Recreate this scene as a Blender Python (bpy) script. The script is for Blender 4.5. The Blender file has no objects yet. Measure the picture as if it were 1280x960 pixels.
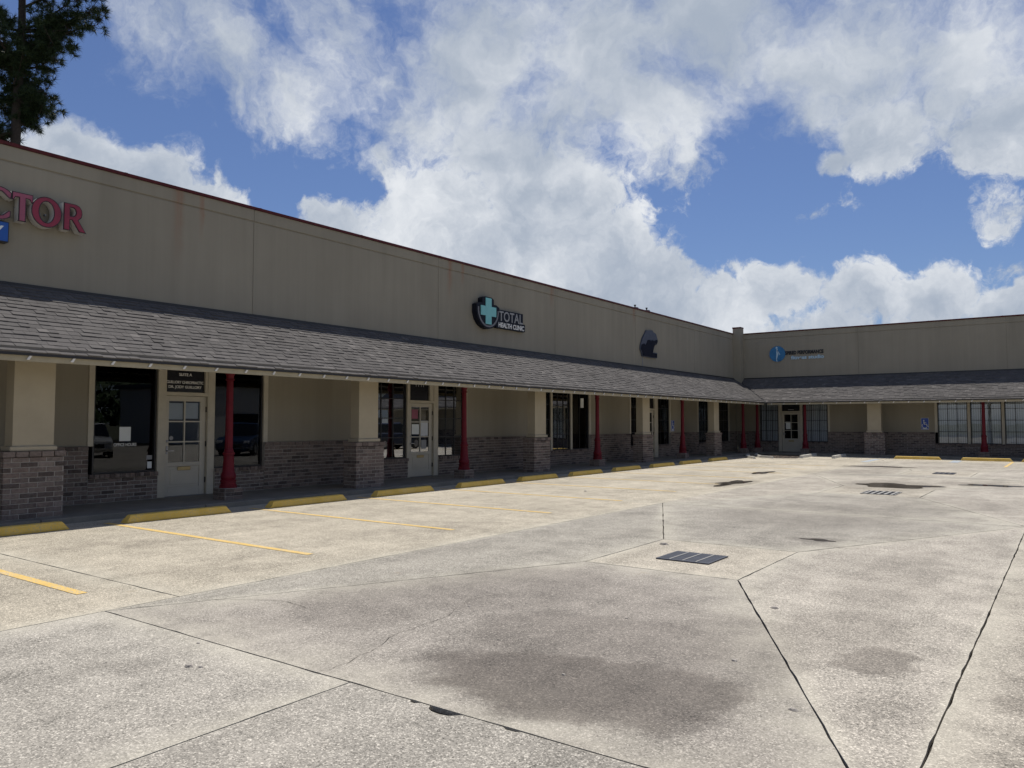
import bpy, bmesh, math, random
from mathutils import Vector, Matrix, Euler
random.seed(7)
R_ = math.radians
sc = bpy.context.scene
col = sc.collection

# ------------------------------------------------------------------ camera
cam = bpy.data.cameras.new("camera"); camo = bpy.data.objects.new("camera", cam); col.objects.link(camo)
cam.sensor_width = 36.0; cam.lens = 961.0 / 1280.0 * 36.0; cam.clip_end = 5000.0; cam.clip_start = 0.05
camo.location = (0, 0, 1.65); camo.rotation_euler = (R_(92.92), 0, R_(36.07))
sc.camera = camo
CAM = Vector((0, 0, 1.65))

# ------------------------------------------------------------------ view transform
sc.view_settings.view_transform = 'Standard'; sc.view_settings.look = 'None'
sc.view_settings.exposure = 0.08; sc.view_settings.gamma = 1.0

# ------------------------------------------------------------------ sun
SUNV = Vector((-0.16, 0.34, 1.0)).normalized()
sun = bpy.data.lights.new("sun", 'SUN'); suno = bpy.data.objects.new("sun", sun); col.objects.link(suno)
sun.energy = 4.3; sun.angle = R_(0.53); sun.color = (1.0, 0.955, 0.88)
suno.rotation_euler = SUNV.to_track_quat('Z', 'Y').to_euler(); suno.location = (-20, 30, 60)
SUN_EL = math.asin(SUNV.z); SUN_AZ = math.atan2(SUNV.x, SUNV.y)


# ------------------------------------------------------------------ node helper
class NT:
    def __init__(s, nt):
        s.nt = nt; s.n = nt.nodes; s.l = nt.links

    def new(s, t, **kw):
        n = s.n.new(t)
        for k, v in kw.items(): setattr(n, k, v)
        return n

    def put(s, sock, v):
        if v is None: return
        if isinstance(v, bpy.types.NodeSocket): s.l.new(v, sock)
        elif isinstance(v, (tuple, list)) and sock.type == 'RGBA' and len(v) == 3: sock.default_value = (*v, 1)
        else: sock.default_value = v

    def m(s, op, a, b=None, c=None, clamp=False):
        n = s.new('ShaderNodeMath', operation=op); n.use_clamp = clamp
        s.put(n.inputs[0], a); s.put(n.inputs[1], b); s.put(n.inputs[2], c)
        return n.outputs[0]

    def v(s, op, a, b=None, scale=None):
        n = s.new('ShaderNodeVectorMath', operation=op)
        s.put(n.inputs[0], a); s.put(n.inputs[1], b)
        if scale is not None: s.put(n.inputs['Scale'], scale)
        return n.outputs['Value'] if op in ('LENGTH', 'DOT_PRODUCT', 'DISTANCE') else n.outputs[0]

    def mix(s, f, a, b, mode='MIX'):
        n = s.new('ShaderNodeMix', data_type='RGBA', blend_type=mode); n.clamp_factor = True
        s.put(n.inputs[0], f); s.put(n.inputs[6], a); s.put(n.inputs[7], b)
        return n.outputs[2]

    def noise(s, vec, scale, detail=4.0, rough=0.55, out=0):
        n = s.new('ShaderNodeTexNoise')
        s.put(n.inputs['Vector'], vec)
        n.inputs['Scale'].default_value = scale; n.inputs['Detail'].default_value = detail
        n.inputs['Roughness'].default_value = rough
        return n.outputs[out]

    def ss(s, x, a, b, lo=0.0, hi=1.0):
        n = s.new('ShaderNodeMapRange', interpolation_type='SMOOTHSTEP')
        s.put(n.inputs[0], x); s.put(n.inputs[1], a); s.put(n.inputs[2], b)
        n.inputs[3].default_value = lo; n.inputs[4].default_value = hi
        return n.outputs[0]

    def lin(s, x, a, b, lo=0.0, hi=1.0):
        n = s.new('ShaderNodeMapRange')
        s.put(n.inputs[0], x); n.inputs[1].default_value = a; n.inputs[2].default_value = b
        n.inputs[3].default_value = lo; n.inputs[4].default_value = hi
        return n.outputs[0]

    def xyz(s, v):
        n = s.new('ShaderNodeSeparateXYZ'); s.put(n.inputs[0], v); return n.outputs

    def comb(s, x, y, z):
        n = s.new('ShaderNodeCombineXYZ'); s.put(n.inputs[0], x); s.put(n.inputs[1], y); s.put(n.inputs[2], z)
        return n.outputs[0]


# ------------------------------------------------------------------ world: Nishita sky with cumulus
world = bpy.data.worlds.new("World"); sc.world = world; world.use_nodes = True
W = NT(world.node_tree); W.n.clear()
sky = W.new('ShaderNodeTexSky', sky_type='NISHITA'); sky.sun_disc = False
sky.sun_elevation = SUN_EL; sky.sun_rotation = SUN_AZ; sky.altitude = 0; sky.air_density = 1.0; sky.dust_density = 0.6; sky.ozone_density = 2.0
tc = W.new('ShaderNodeTexCoord').outputs['Generated']
dirv = W.v('NORMALIZE', tc)
dx, dy, dz = W.xyz(dirv)
wn = W.noise(dirv, 5.0, 5.0, 0.6, 1)
wofs = W.v('SCALE', W.v('SUBTRACT', wn, (0.5, 0.5, 0.5)), scale=0.17)
dir2 = W.v('ADD', dirv, wofs)
CLOUDS = [(-23, 6.5, 5.0, 1.3, 1), (-15, 5.5, 4.5, 1.3, 1), (-8, 5.0, 4.5, 1.3, 1), (-24, 22, 7, 1.1, 1), (-33, 23, 8, 1.1, 1), (-15, 23.5, 6, 1.1, 1), (-61.2, 25.3, 4.5, 1.0, 0.62), (-56.5, 24.6, 5.6, 1.1, 0.7), (-51.5, 22.7, 5.4, 1.2, 0.72), (-48.1, 26.0, 7.0, 1.0, 0.8), (-43.3, 22.2, 6.2, 1, 0.9), (-45.7, 19.5, 3.9, 1, 0.72), (-38.5, 26.5, 10.3, 1, 1), (-28.8, 26.3, 11.4, 1.1, 1), (-36.1, 19.7, 8.5, 1, 1), (-40.9, 16.3, 5.5, 1.2, 1), (-20.6, 26.7, 9.7, 1.2, 1), (-12.5, 24.6, 8.4, 1.2, 1), (-5.3, 22.8, 7.8, 1.1, 1), (-10.1, 19.8, 4.9, 1.2, 1), (-1.9, 18.8, 5.3, 1.2, 1), (-16.2, 21.2, 4.4, 1.2, 0.8), (-31.2, 16.6, 4.0, 1.3, 1), (-13.1, 17.5, 2.2, 1.2, 0.8), (-14.0, 14.4, 3.2, 1.5, 0.5), (-3.3, 13.3, 3.2, 1.5, 0.5), (-48.0, 14.1, 4.4, 1.4, 1), (-42.1, 13.5, 6.4, 1.3, 1), (-35.5, 13.0, 7.0, 1.2, 1), (-30.1, 11.7, 6.9, 1.3, 1), (-25.4, 9.3, 5.3, 1.3, 1), (-20.8, 8.0, 4.6, 1.4, 1), (-16.2, 9.2, 3.8, 1.3, 1), (-12.3, 8.4, 3.6, 1.4, 1), (-7.0, 8.0, 3.7, 1.3, 1), (-2.7, 7.2, 3.2, 1.4, 1), (1.7, 7.0, 3.6, 1.4, 1), (-2.6, 9.9, 2.6, 3, 0.4), (-19.7, 11.2, 2.0, 3, 0.35), (-66.3, 17.2, 3.2, 1.2, 1), (-68.4, 15.6, 3.9, 1.2, 1), (-63.4, 16.4, 3.3, 1.3, 1), (-60.7, 15.0, 3.2, 1.4, 1), (-57.9, 14.5, 2.8, 1.5, 1), (-72.5, 14.2, 4.9, 1.3, 1), (4.7, 20.7, 6.8, 1.1, 1), (-32.4, 36.1, 10.7, 1.3, 1), (-9.7, 33.6, 9.5, 1.3, 1), (-54.5, 33.5, 7.8, 1.3, 0.9), (-76.2, 20.9, 5.6, 1.4, 0.9)]
acc = None
for az, el, rad, k, wt in CLOUDS:
    c = Vector((math.sin(R_(az)) * math.cos(R_(el)), math.cos(R_(az)) * math.cos(R_(el)), math.sin(R_(el))))
    d = W.v('SUBTRACT', dir2, tuple(c))
    d = W.v('MULTIPLY', d, (1.0, 1.0, float(k)))
    ln = W.v('LENGTH', d)
    mm = W.m('MULTIPLY_ADD', ln, -wt / R_(rad), wt)
    acc = mm if acc is None else W.m('SMOOTH_MAX', acc, mm, 0.12)
acc = W.m('MAXIMUM', acc, -0.6)
# the rest of the sky: the same broken cumulus on a plane overhead
inv = W.m('DIVIDE', 1.0, W.m('ADD', W.m('MAXIMUM', dz, 0.0), 0.22))
pl = W.comb(W.m('MULTIPLY', dx, inv), W.m('MULTIPLY', dy, inv), 0.0)
gen = W.m('MULTIPLY_ADD', W.noise(pl, 1.3, 3.0, 0.5), 3.4, -1.55)
VC = Vector((math.sin(R_(-36.07)) * math.cos(R_(8)), math.cos(R_(-36.07)) * math.cos(R_(8)), math.sin(R_(8))))
outside = W.ss(W.v('DOT_PRODUCT', dirv, tuple(VC)), 0.79, 0.70)
gen = W.m('MULTIPLY_ADD', outside, W.m('ADD', gen, 0.6), -0.6)
dens0 = W.m('MAXIMUM', acc, gen)
dir3 = W.v('ADD', dir2, W.v('SCALE', W.v('SUBTRACT', W.noise(dirv, 17.0, 5.0, 0.65, 1), (0.5, 0.5, 0.5)), scale=0.045))
bn = W.noise(dir3, 10.5, 12.0, 0.64)
bn_up = W.noise(W.v('ADD', dir3, (-0.010, 0.010, 0.026)), 11.0, 6.0, 0.62)
hi_ = W.ss(dz, 0.27, 0.40)
wid = W.m("MULTIPLY_ADD", hi_, 0.62, 0.28)
dsum = W.m('ADD', W.m('ADD', W.m('MULTIPLY_ADD', bn, 1.9, -1.03), W.m('MULTIPLY', hi_, 0.05)), dens0)
cover = W.ss(dsum, 0.0, wid)
cover = W.m('MULTIPLY', cover, W.ss(dz, -0.02, 0.02))
lit = W.m('MULTIPLY', W.m('SUBTRACT', bn, bn_up), W.m('MULTIPLY_ADD', hi_, -0.9, 2.1))
big = W.noise(W.v('MULTIPLY', dir2, (1, 1, 1.5)), 5.0, 3.0, 0.5)
lit = W.m('ADD', lit, W.m('MULTIPLY_ADD', big, 2.2, -0.58))
lit = W.ss(W.m('ADD', lit, W.ss(dsum, 0.10, 1.0, 0.16, -0.20)), -0.15, 1.50)
ccol = W.mix(lit, (0.44, 0.51, 0.62), (0.95, 0.98, 1.02))
bg1 = W.new('ShaderNodeBackground'); bg1.inputs[1].default_value = 0.076
skyc = W.mix(1.0, sky.outputs[0], (0.70, 0.79, 1.03), 'MULTIPLY')
W.put(bg1.inputs[0], skyc)
bg2 = W.new('ShaderNodeBackground'); bg2.inputs[1].default_value = 0.82
W.put(bg2.inputs[0], ccol)
mx = W.new('ShaderNodeMixShader'); W.put(mx.inputs[0], cover)
W.l.new(bg1.outputs[0], mx.inputs[1]); W.l.new(bg2.outputs[0], mx.inputs[2])
wo = W.new('ShaderNodeOutputWorld'); W.l.new(mx.outputs[0], wo.inputs[0])


# ------------------------------------------------------------------ materials
def mat(name):
    m = bpy.data.materials.new(name); m.use_nodes = True
    t = NT(m.node_tree); t.n.clear()
    b = t.new('ShaderNodeBsdfPrincipled'); o = t.new('ShaderNodeOutputMaterial')
    t.l.new(b.outputs[0], o.inputs[0])
    t.b = b; t.o = o; t.P = t.new('ShaderNodeNewGeometry').outputs['Position']
    return m, t


def bump(t, h, strength=0.3, dist=0.01):
    n = t.new('ShaderNodeBump'); n.inputs['Strength'].default_value = strength; n.inputs['Distance'].default_value = dist
    t.put(n.inputs['Height'], h); t.put(t.b.inputs['Normal'], n.outputs[0])


def plain(name, c, rough=0.6, metal=0.0, var=0.12, scale=6.0, fine=80.0, spec=0.5):
    m, t = mat(name)
    n1 = t.noise(t.P, scale, 5, 0.6); n2 = t.noise(t.P, fine, 3, 0.6)
    k = t.m('ADD', t.lin(n1, 0.25, 0.75, 1 - var, 1 + var), t.lin(n2, 0.3, 0.7, -var * .5, var * .5))
    t.put(t.b.inputs['Base Color'], t.v('SCALE', c, scale=k))
    t.b.inputs['Roughness'].default_value = rough; t.b.inputs['Metallic'].default_value = metal
    t.b.inputs['Specular IOR Level'].default_value = spec
    bump(t, n2, 0.15, 0.004)
    return m


def island_random(t):
    oi = t.new('ShaderNodeObjectInfo').outputs['Random']
    g = t.new('ShaderNodeNewGeometry').outputs['Random Per Island']
    return t.m('FRACT', t.m('ADD', oi, g))


def ramp(t, f, stops):
    n = t.new('ShaderNodeValToRGB'); r = n.color_ramp
    while len(r.elements) < len(stops): r.elements.new(0.5)
    for e, (p, c) in zip(r.elements, stops): e.position = p; e.color = (*c, 1)
    t.put(n.inputs[0], f); return n.outputs[0]


def m_stucco():
    m, t = mat("tan_stucco")
    X, Y, Z = t.xyz(t.P)
    base = (0.305, 0.275, 0.214)
    big = t.noise(t.P, 0.35, 4, 0.6)
    streak = t.noise(t.v('MULTIPLY', t.P, (3.2, 3.2, 0.16)), 1.0, 5, 0.6)
    streak2 = t.noise(t.v('MULTIPLY', t.P, (11., 11., 0.35)), 1.0, 4, 0.6)
    k = t.m('ADD', t.lin(big, .3, .7, .92, 1.07), t.lin(streak, .3, .7, -.05, .045))
    k = t.m('ADD', k, t.lin(streak2, .3, .7, -.02, .02))
    c = t.v('SCALE', base, scale=k)
    # rust runs below the parapet cap
    rm = None
    for y0, w, depth in ((8.95, .16, 1.9), (9.5, .10, 1.1), (17.9, .18, 1.4), (18.5, .12, .8), (23.6, .2, .9), (30.2, .2, .8), (5.3, .1, .5)):
        d = t.m('ABSOLUTE', t.m('SUBTRACT', t.m('ADD', Y, t.m('MULTIPLY_ADD', t.noise(t.P, 1.4, 3), .3, -.15)), y0))
        a = t.m('MULTIPLY', t.ss(d, w, 0.0), t.ss(Z, 6.6 - depth, 6.7))
        rm = a if rm is None else t.m('MAXIMUM', rm, a)
    rm = t.m('MULTIPLY', rm, t.lin(streak2, .3, .65, .2, 1.0))
    c = t.mix(t.m('MULTIPLY', rm, .85), c, (0.30, 0.155, 0.095))
    # dark grime running down under the cap and on the sign fixings
    gr = t.m('MULTIPLY', t.ss(t.noise(t.v('MULTIPLY', t.P, (1.3, 1.3, .1)), 1.0, 4, .6), .5, .75), t.ss(Z, 4.3, 6.4))
    c = t.mix(t.m('MULTIPLY', gr, .28), c, (0.17, 0.155, 0.12))
    t.put(t.b.inputs['Base Color'], c)
    t.b.inputs['Roughness'].default_value = 0.9; t.b.inputs['Specular IOR Level'].default_value = .2
    bump(t, t.noise(t.P, 120, 3, .7), .35, .004)
    return m


def m_brick():
    m, t = mat("weathered_brick")
    r = island_random(t)
    c = ramp(t, r, [(0.0, (.085, .073, .069)), (.14, (.145, .122, .112)), (.3, (.205, .17, .153)), (.5, (.185, .158, .145)), (.68, (.225, .195, .178)), (.85, (.155, .133, .124)), (.93, (.10, .088, .083)), (1.0, (.25, .222, .204))])
    n = t.noise(t.P, 22, 5, .65)
    c = t.v('MULTIPLY', t.v('SCALE', c, scale=t.lin(n, .25, .75, .66, 1.36)), (.98, .91, .86))
    pale = t.ss(t.noise(t.P, 9, 4, .6), .56, .72)
    c = t.mix(t.m('MULTIPLY', pale, .35), c, (.36, .33, .30))
    t.put(t.b.inputs['Base Color'], c)
    t.b.inputs['Roughness'].default_value = .92; t.b.inputs['Specular IOR Level'].default_value = .2
    bump(t, t.noise(t.P, 70, 4, .7), .5, .006)
    return m


def m_shingle():
    m, t = mat("asphalt_shingle")
    r = island_random(t)
    c = ramp(t, r, [(0.0, (.094, .088, .084)), (.35, (.108, .101, .097)), (.62, (.118, .110, .105)), (.82, (.102, .096, .092)), (.94, (.128, .119, .113)), (1.0, (.158, .147, .139))])
    g = t.noise(t.P, 160, 2, .7)
    c = t.v('SCALE', c, scale=t.m('MULTIPLY', t.lin(g, .3, .7, .75, 1.25), t.lin(t.noise(t.P, .8, 4), .3, .7, .88, 1.12)))
    t.put(t.b.inputs['Base Color'], c)
    t.b.inputs['Roughness'].default_value = .95; t.b.inputs['Specular IOR Level'].default_value = .15
    bump(t, g, .5, .004)
    return m


STAINS = [  # x, y, rx, ry, amount: oil-dark and damp patches on the lot
    (-2.78, 4.2, 1.0, .62, .9), (-2.15, 4.4, .62, .66, .85), (-2.55, 4.0, .9, .45, .8), (-3.0, 5.2, 1.2, .9, .5), (-2.2, 5.5, .8, 1.2, .35), (-5.2, 4.7, .7, .6, .35), (-4.6, 6.4, 1.0, 1.3, .32), (-1.6, 9.4, .5, 2.2, .22), (.2, 6.0, .6, 2.6, .5), (.6, 9.6, .7, 1.4, .55), (-1.12, 5.85, .32, .48, .66), (-1.5, 6.6, .5, .8, .3), (-3.4, 6.2, .9, 1.0, .22), (-5.4, 5.2, .8, 1.1, .25),
    (-2.98, 11.4, .35, .28, .45), (-3.9, 14.6, 1.7, 2.3, .30), (-2.4, 18.0, 1.4, 2.0, .25), (-4.0, 22.4, 1.5, 1.9, .35), (-7.6, 20.8, .6, 1.6, .35),
    (-8.4, 25.6, .5, 1.2, .3), (-5.9, 31.6, 1.6, 1.2, .3), (-2.0, 24.2, 1.2, .9, .35), (-6.2, 27.5, 1.5, 2.4, .22), (.6, 7.5, .5, 2.0, .4), (-9.2, 7.8, 1.2, .7, .16), (-10.4, 10.6, 1.0, .7, .14)]


def m_concrete():
    m, t = mat("exposed_aggregate_concrete")
    X, Y, Z = t.xyz(t.P)
    tint = t.new('ShaderNodeObjectInfo').outputs['Color']
    big = t.noise(t.P, .45, 5, .6); mid = t.noise(t.P, 2.6, 6, .65); fine = t.noise(t.P, 38, 3, .7)
    smear = t.noise(t.v('MULTIPLY', t.P, (1.6, .35, 1.)), 1.3, 5, .65)
    k = t.m('ADD', t.lin(big, .3, .7, .82, 1.13), t.lin(mid, .3, .7, -.17, .15))
    k = t.m('ADD', k, t.lin(fine, .3, .7, -.12, .12)); k = t.m('ADD', k, t.lin(smear, .3, .7, -.12, .10))
    vo = t.new('ShaderNodeTexVoronoi'); t.put(vo.inputs['Vector'], t.P); vo.inputs['Scale'].default_value = 125
    peb = t.xyz(vo.outputs['Color'])[0]
    k = t.m('ADD', k, t.ss(peb, .76, 1.0, 0, .78)); k = t.m('SUBTRACT', k, t.ss(peb, .40, .0, 0, .42))
    vo2 = t.new('ShaderNodeTexVoronoi'); t.put(vo2.inputs['Vector'], t.P); vo2.inputs['Scale'].default_value = 68
    peb2 = t.xyz(vo2.outputs['Color'])[1]
    k = t.m('ADD', k, t.ss(peb2, .9, 1.0, 0, .45)); k = t.m('SUBTRACT', k, t.ss(peb2, .14, .0, 0, .22))
    c = t.v('MULTIPLY', tint, t.comb(k, k, k))
    ed = t.new('ShaderNodeAttribute', attribute_name='edge').outputs['Fac']
    ed = t.m('MULTIPLY', t.m('POWER', ed, 1.8), t.lin(mid, .35, .6, .35, 1.0))
    c = t.mix(t.m('MULTIPLY', ed, .55), c, (.52, .485, .395))
    w = t.v('ADD', t.P, t.v('SCALE', t.v('SUBTRACT', t.noise(t.P, 1.7, 5, .65, 1), (.5, .5, .5)), scale=.85))
    wx, wy, _ = t.xyz(w)
    sm = None
    for x, y, rx, ry, a in STAINS:
        d = t.v('LENGTH', t.comb(t.m('MULTIPLY_ADD', wx, 1 / rx, -x / rx), t.m('MULTIPLY_ADD', wy, 1 / ry, -y / ry), 0.0))
        s_ = t.ss(d, 1.12, .72, 0, a)
        sm = s_ if sm is None else t.m('MAXIMUM', sm, s_)
    blot = t.m('MULTIPLY', t.ss(t.noise(t.P, .8, 6, .65), .50, .70), .27)
    sm = t.m('MAXIMUM', sm, blot)
    dark = t.mix(.25, t.v('MULTIPLY', c, (.47, .445, .43)), (.10, .093, .088))
    c = t.mix(sm, c, dark)
    vd = t.new('ShaderNodeTexVoronoi'); t.put(vd.inputs['Vector'], t.v('ADD', t.P, t.v('SCALE', t.noise(t.P, 9, 3, .6, 1), scale=.06))); vd.inputs['Scale'].default_value = 2.1
    pick = t.ss(t.xyz(vd.outputs['Color'])[2], .62, .70)
    drip = t.m('MULTIPLY', t.m('MULTIPLY', t.ss(vd.outputs['Distance'], .11, .03), pick), .40)
    c = t.mix(drip, c, dark)
    rust = t.m('MULTIPLY', t.ss(t.noise(t.P, 1.1, 5, .7), .66, .76), .28)
    c = t.mix(rust, c, (.30, .21, .12))
    t.put(t.b.inputs['Base Color'], c)
    t.b.inputs['Roughness'].default_value = .88; t.b.inputs['Specular IOR Level'].default_value = .25
    h = t.m('ADD', t.m('MULTIPLY', peb, .6), fine)
    bump(t, h, .45, .006)
    return m


def m_paint(name, c, wear=.25):
    m, t = mat(name)
    n = t.noise(t.P, 45, 4, .7); b = t.noise(t.P, 3.0, 4, .6)
    k = t.lin(b, .3, .7, .85, 1.12)
    cc = t.v('SCALE', c, scale=k)
    scuff = t.m('MULTIPLY', t.ss(t.noise(t.v('MULTIPLY', t.P, (2., 7., 9.)), 1.2, 6, .7), .60, .72), .55)
    cc = t.mix(scuff, cc, t.v('MULTIPLY', cc, (.45, .42, .40)))
    f = t.m('MULTIPLY', t.ss(t.m('ADD', n, t.m('MULTIPLY', b, .4)), .68, .86), 1.0)
    cc = t.mix(t.m('MULTIPLY', f, min(1, wear * 3)), cc, (.38, .35, .29))
    t.put(t.b.inputs['Base Color'], cc); t.b.inputs['Roughness'].default_value = .75
    bump(t, n, .3, .004)
    return m


def m_glass(name, tint, lo, hi, rough=0.0):
    m = bpy.data.materials.new(name); m.use_nodes = True
    t = NT(m.node_tree); t.n.clear()
    o = t.new('ShaderNodeOutputMaterial')
    fr = t.new('ShaderNodeFresnel'); fr.inputs[0].default_value = 1.5
    g = t.new('ShaderNodeBsdfGlossy'); g.inputs['Roughness'].default_value = rough; g.inputs['Color'].default_value = (.95, .97, 1, 1)
    tr = t.new('ShaderNodeBsdfTransparent'); tr.inputs[0].default_value = (*tint, 1)
    # old float panes wave a little
    P = t.new('ShaderNodeNewGeometry').outputs['Position']
    bp = t.new('ShaderNodeBump'); bp.inputs['Strength'].default_value = .04; bp.inputs['Distance'].default_value = .02
    t.put(bp.inputs['Height'], t.noise(P, 1.6, 1.0)); t.l.new(bp.outputs[0], g.inputs['Normal'])
    f = t.lin(fr.outputs[0], 0.04, 1.0, lo, hi)
    mxs = t.new('ShaderNodeMixShader'); t.put(mxs.inputs[0], f)
    t.l.new(tr.outputs[0], mxs.inputs[1]); t.l.new(g.outputs[0], mxs.inputs[2]); t.l.new(mxs.outputs[0], o.inputs[0])
    return m


M = {}
M['stucco'] = m_stucco()
M['brick'] = m_brick()
M['mortar'] = plain("grey_mortar", (.335, .305, .27), .95, var=.2, scale=9)
M['shingle'] = m_shingle()
M['deck'] = plain("roof_felt", (.05, .05, .052), .95)
M['cap'] = plain("dark_red_metal", (.085, .013, .013), .55, var=.35, spec=.25)
M['red'] = plain("red_iron_paint", (.128, .006, .014), .55, var=.2, fine=30, spec=.25)
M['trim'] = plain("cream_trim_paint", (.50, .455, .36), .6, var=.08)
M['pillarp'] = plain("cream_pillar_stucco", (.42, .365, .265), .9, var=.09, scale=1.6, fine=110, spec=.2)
M['fascia'] = plain("tan_fascia_paint", (.36, .315, .215), .6, var=.12)
M['white'] = plain("white_metal", (.72, .70, .66), .5, var=.06)
M['doorp'] = plain("off_white_door_paint", (.50, .46, .375), .5, var=.07, scale=3)
M['bronze'] = plain("dark_bronze_metal", (.018, .017, .018), .4, var=.1)
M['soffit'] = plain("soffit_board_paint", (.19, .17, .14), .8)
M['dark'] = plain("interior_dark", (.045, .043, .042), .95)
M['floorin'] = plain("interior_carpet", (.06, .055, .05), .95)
M['blind'] = plain("white_blind_vinyl", (.62, .64, .66), .6, var=.04)
M['black'] = plain("black_acrylic", (.010, .010, .014), .25, var=.1)
M['paper'] = plain("white_paper", (.75, .78, .76), .8, var=.03)
M['letter'] = plain("white_vinyl_letter", (.80, .79, .75), .6, var=.05)
M['letterdim'] = plain("grey_vinyl_letter", (.30, .30, .30), .6, var=.05)
M['brass'] = plain("dull_brass", (.42, .33, .17), .4, metal=.6)
M['steel'] = plain("brushed_steel", (.30, .30, .31), .4, metal=.8)
M['concrete'] = m_concrete()
M['walk'] = plain("sidewalk_concrete", (.20, .185, .155), .9, var=.2, scale=2.5, fine=60)
M['bed'] = plain("dirt_filled_joint", (.034, .027, .019), .95, var=.3)
M['yellow'] = m_paint("yellow_road_paint", (.70, .47, .13), .36)
M['stopy'] = m_paint("yellow_wheel_stop_paint", (.74, .485, .085), .16)
M['blueline'] = m_paint("faded_blue_road_paint", (.34, .40, .46), .4)
M['whiteline'] = m_paint("white_kerb_paint", (.66, .64, .58), .25)
M['grate'] = plain("dark_iron_grate", (.066, .072, .09), .6, metal=.3, var=.25)
M['grate_edge'] = plain("galvanised_edge", (.30, .29, .27), .6, metal=.2, var=.15)
M['signred'] = plain("red_acrylic_face", (.25, .022, .048), .45, var=.22, scale=2.2)
M['signpink'] = plain("sun_faded_red_acrylic_face", (.30, .075, .12), .45, var=.2, scale=2.2)
M['signdark'] = plain("dark_letter_edge", (.03, .012, .016), .5)
M['signret'] = plain("white_letter_return", (.58, .56, .52), .5, var=.1)
M['signblue'] = plain("blue_sign_face", (.012, .085, .36), .4, var=.08)
M['navy'] = plain("black_navy_sign_metal", (.012, .014, .022), .5, var=.1, spec=.15)
M['teal'] = plain("teal_acrylic_face", (.20, .52, .52), .4, var=.06)
M['greyrim'] = plain("grey_sign_rim", (.17, .17, .18), .5)
M['bearg'] = plain("slate_grey_sign_panel", (.09, .10, .13), .6, var=.15, spec=.15)
M['bearb'] = plain("black_sign_panel", (.010, .011, .020), .6, var=.2, spec=.1)
M['logob'] = plain("bright_blue_logo", (.03, .17, .36), .45, var=.25, scale=3)
M['logow'] = plain("pale_blue_logo", (.42, .58, .68), .5, var=.08)
M['blacklet'] = plain("black_letter", (.02, .02, .022), .5)
M['hblue'] = plain("accessible_sign_blue", (.02, .07, .40), .4, var=.06)
M['mulch'] = plain("red_brown_mulch", (.022, .013, .009), .98, var=.6, scale=14)
M['leaf'] = plain("dry_leaf", (.32, .24, .16), .8, var=.4)
M['bark'] = plain("pine_bark", (.042, .031, .024), .95, var=.4, scale=8, fine=30)
M['mem'] = plain("roof_membrane", (.35, .34, .33), .9)


def m_needle(name, c1, c2):
    m, t = mat(name)
    r = t.new('ShaderNodeNewGeometry').outputs['Random Per Island']
    t.put(t.b.inputs['Base Color'], t.mix(r, c1, c2)); t.b.inputs['Roughness'].default_value = .6
    t.b.inputs['Specular IOR Level'].default_value = .25
    return m


M['needle'] = m_needle("pine_needle", (.014, .028, .012), (.042, .064, .024))
M['leafg'] = m_needle("broad_leaf", (.03, .055, .02), (.075, .115, .04))


def m_water():
    m, t = mat("wet_concrete")
    n = t.noise(t.P, 2.5, 5, .6)
    t.put(t.b.inputs['Base Color'], t.mix(n, (.055, .046, .038), (.12, .105, .09)))
    t.put(t.b.inputs['Roughness'], t.lin(n, .35, .7, .04, .22)); t.b.inputs['Specular IOR Level'].default_value = .5
    return m


M['water'] = m_water()
M['glass_dark'] = m_glass("tinted_shop_glass", (.35, .37, .39), .036, .9)
M['glass_mirror'] = m_glass("mirror_tinted_shop_glass", (.40, .43, .46), .33, .95)
M['glass_door'] = m_glass("door_glass", (.85, .87, .88), .045, .85)
M['glass_clear'] = m_glass("clear_shop_glass", (.93, .95, .96), .05, .85)
M['cartyre'] = plain("tyre_rubber", (.02, .02, .02), .9)
M['carglass'] = plain("car_window_glass", (.012, .014, .016), .06)
M['carlamp'] = plain("car_headlamp_lens", (.7, .72, .75), .15)


def m_car(name, c):
    m, t = mat(name)
    t.b.inputs['Base Color'].default_value = (*c, 1); t.b.inputs['Roughness'].default_value = .3
    t.b.inputs['Coat Weight'].default_value = .8; t.b.inputs['Coat Roughness'].default_value = .05
    return m


# ------------------------------------------------------------------ mesh builder
ORG = {}


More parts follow.
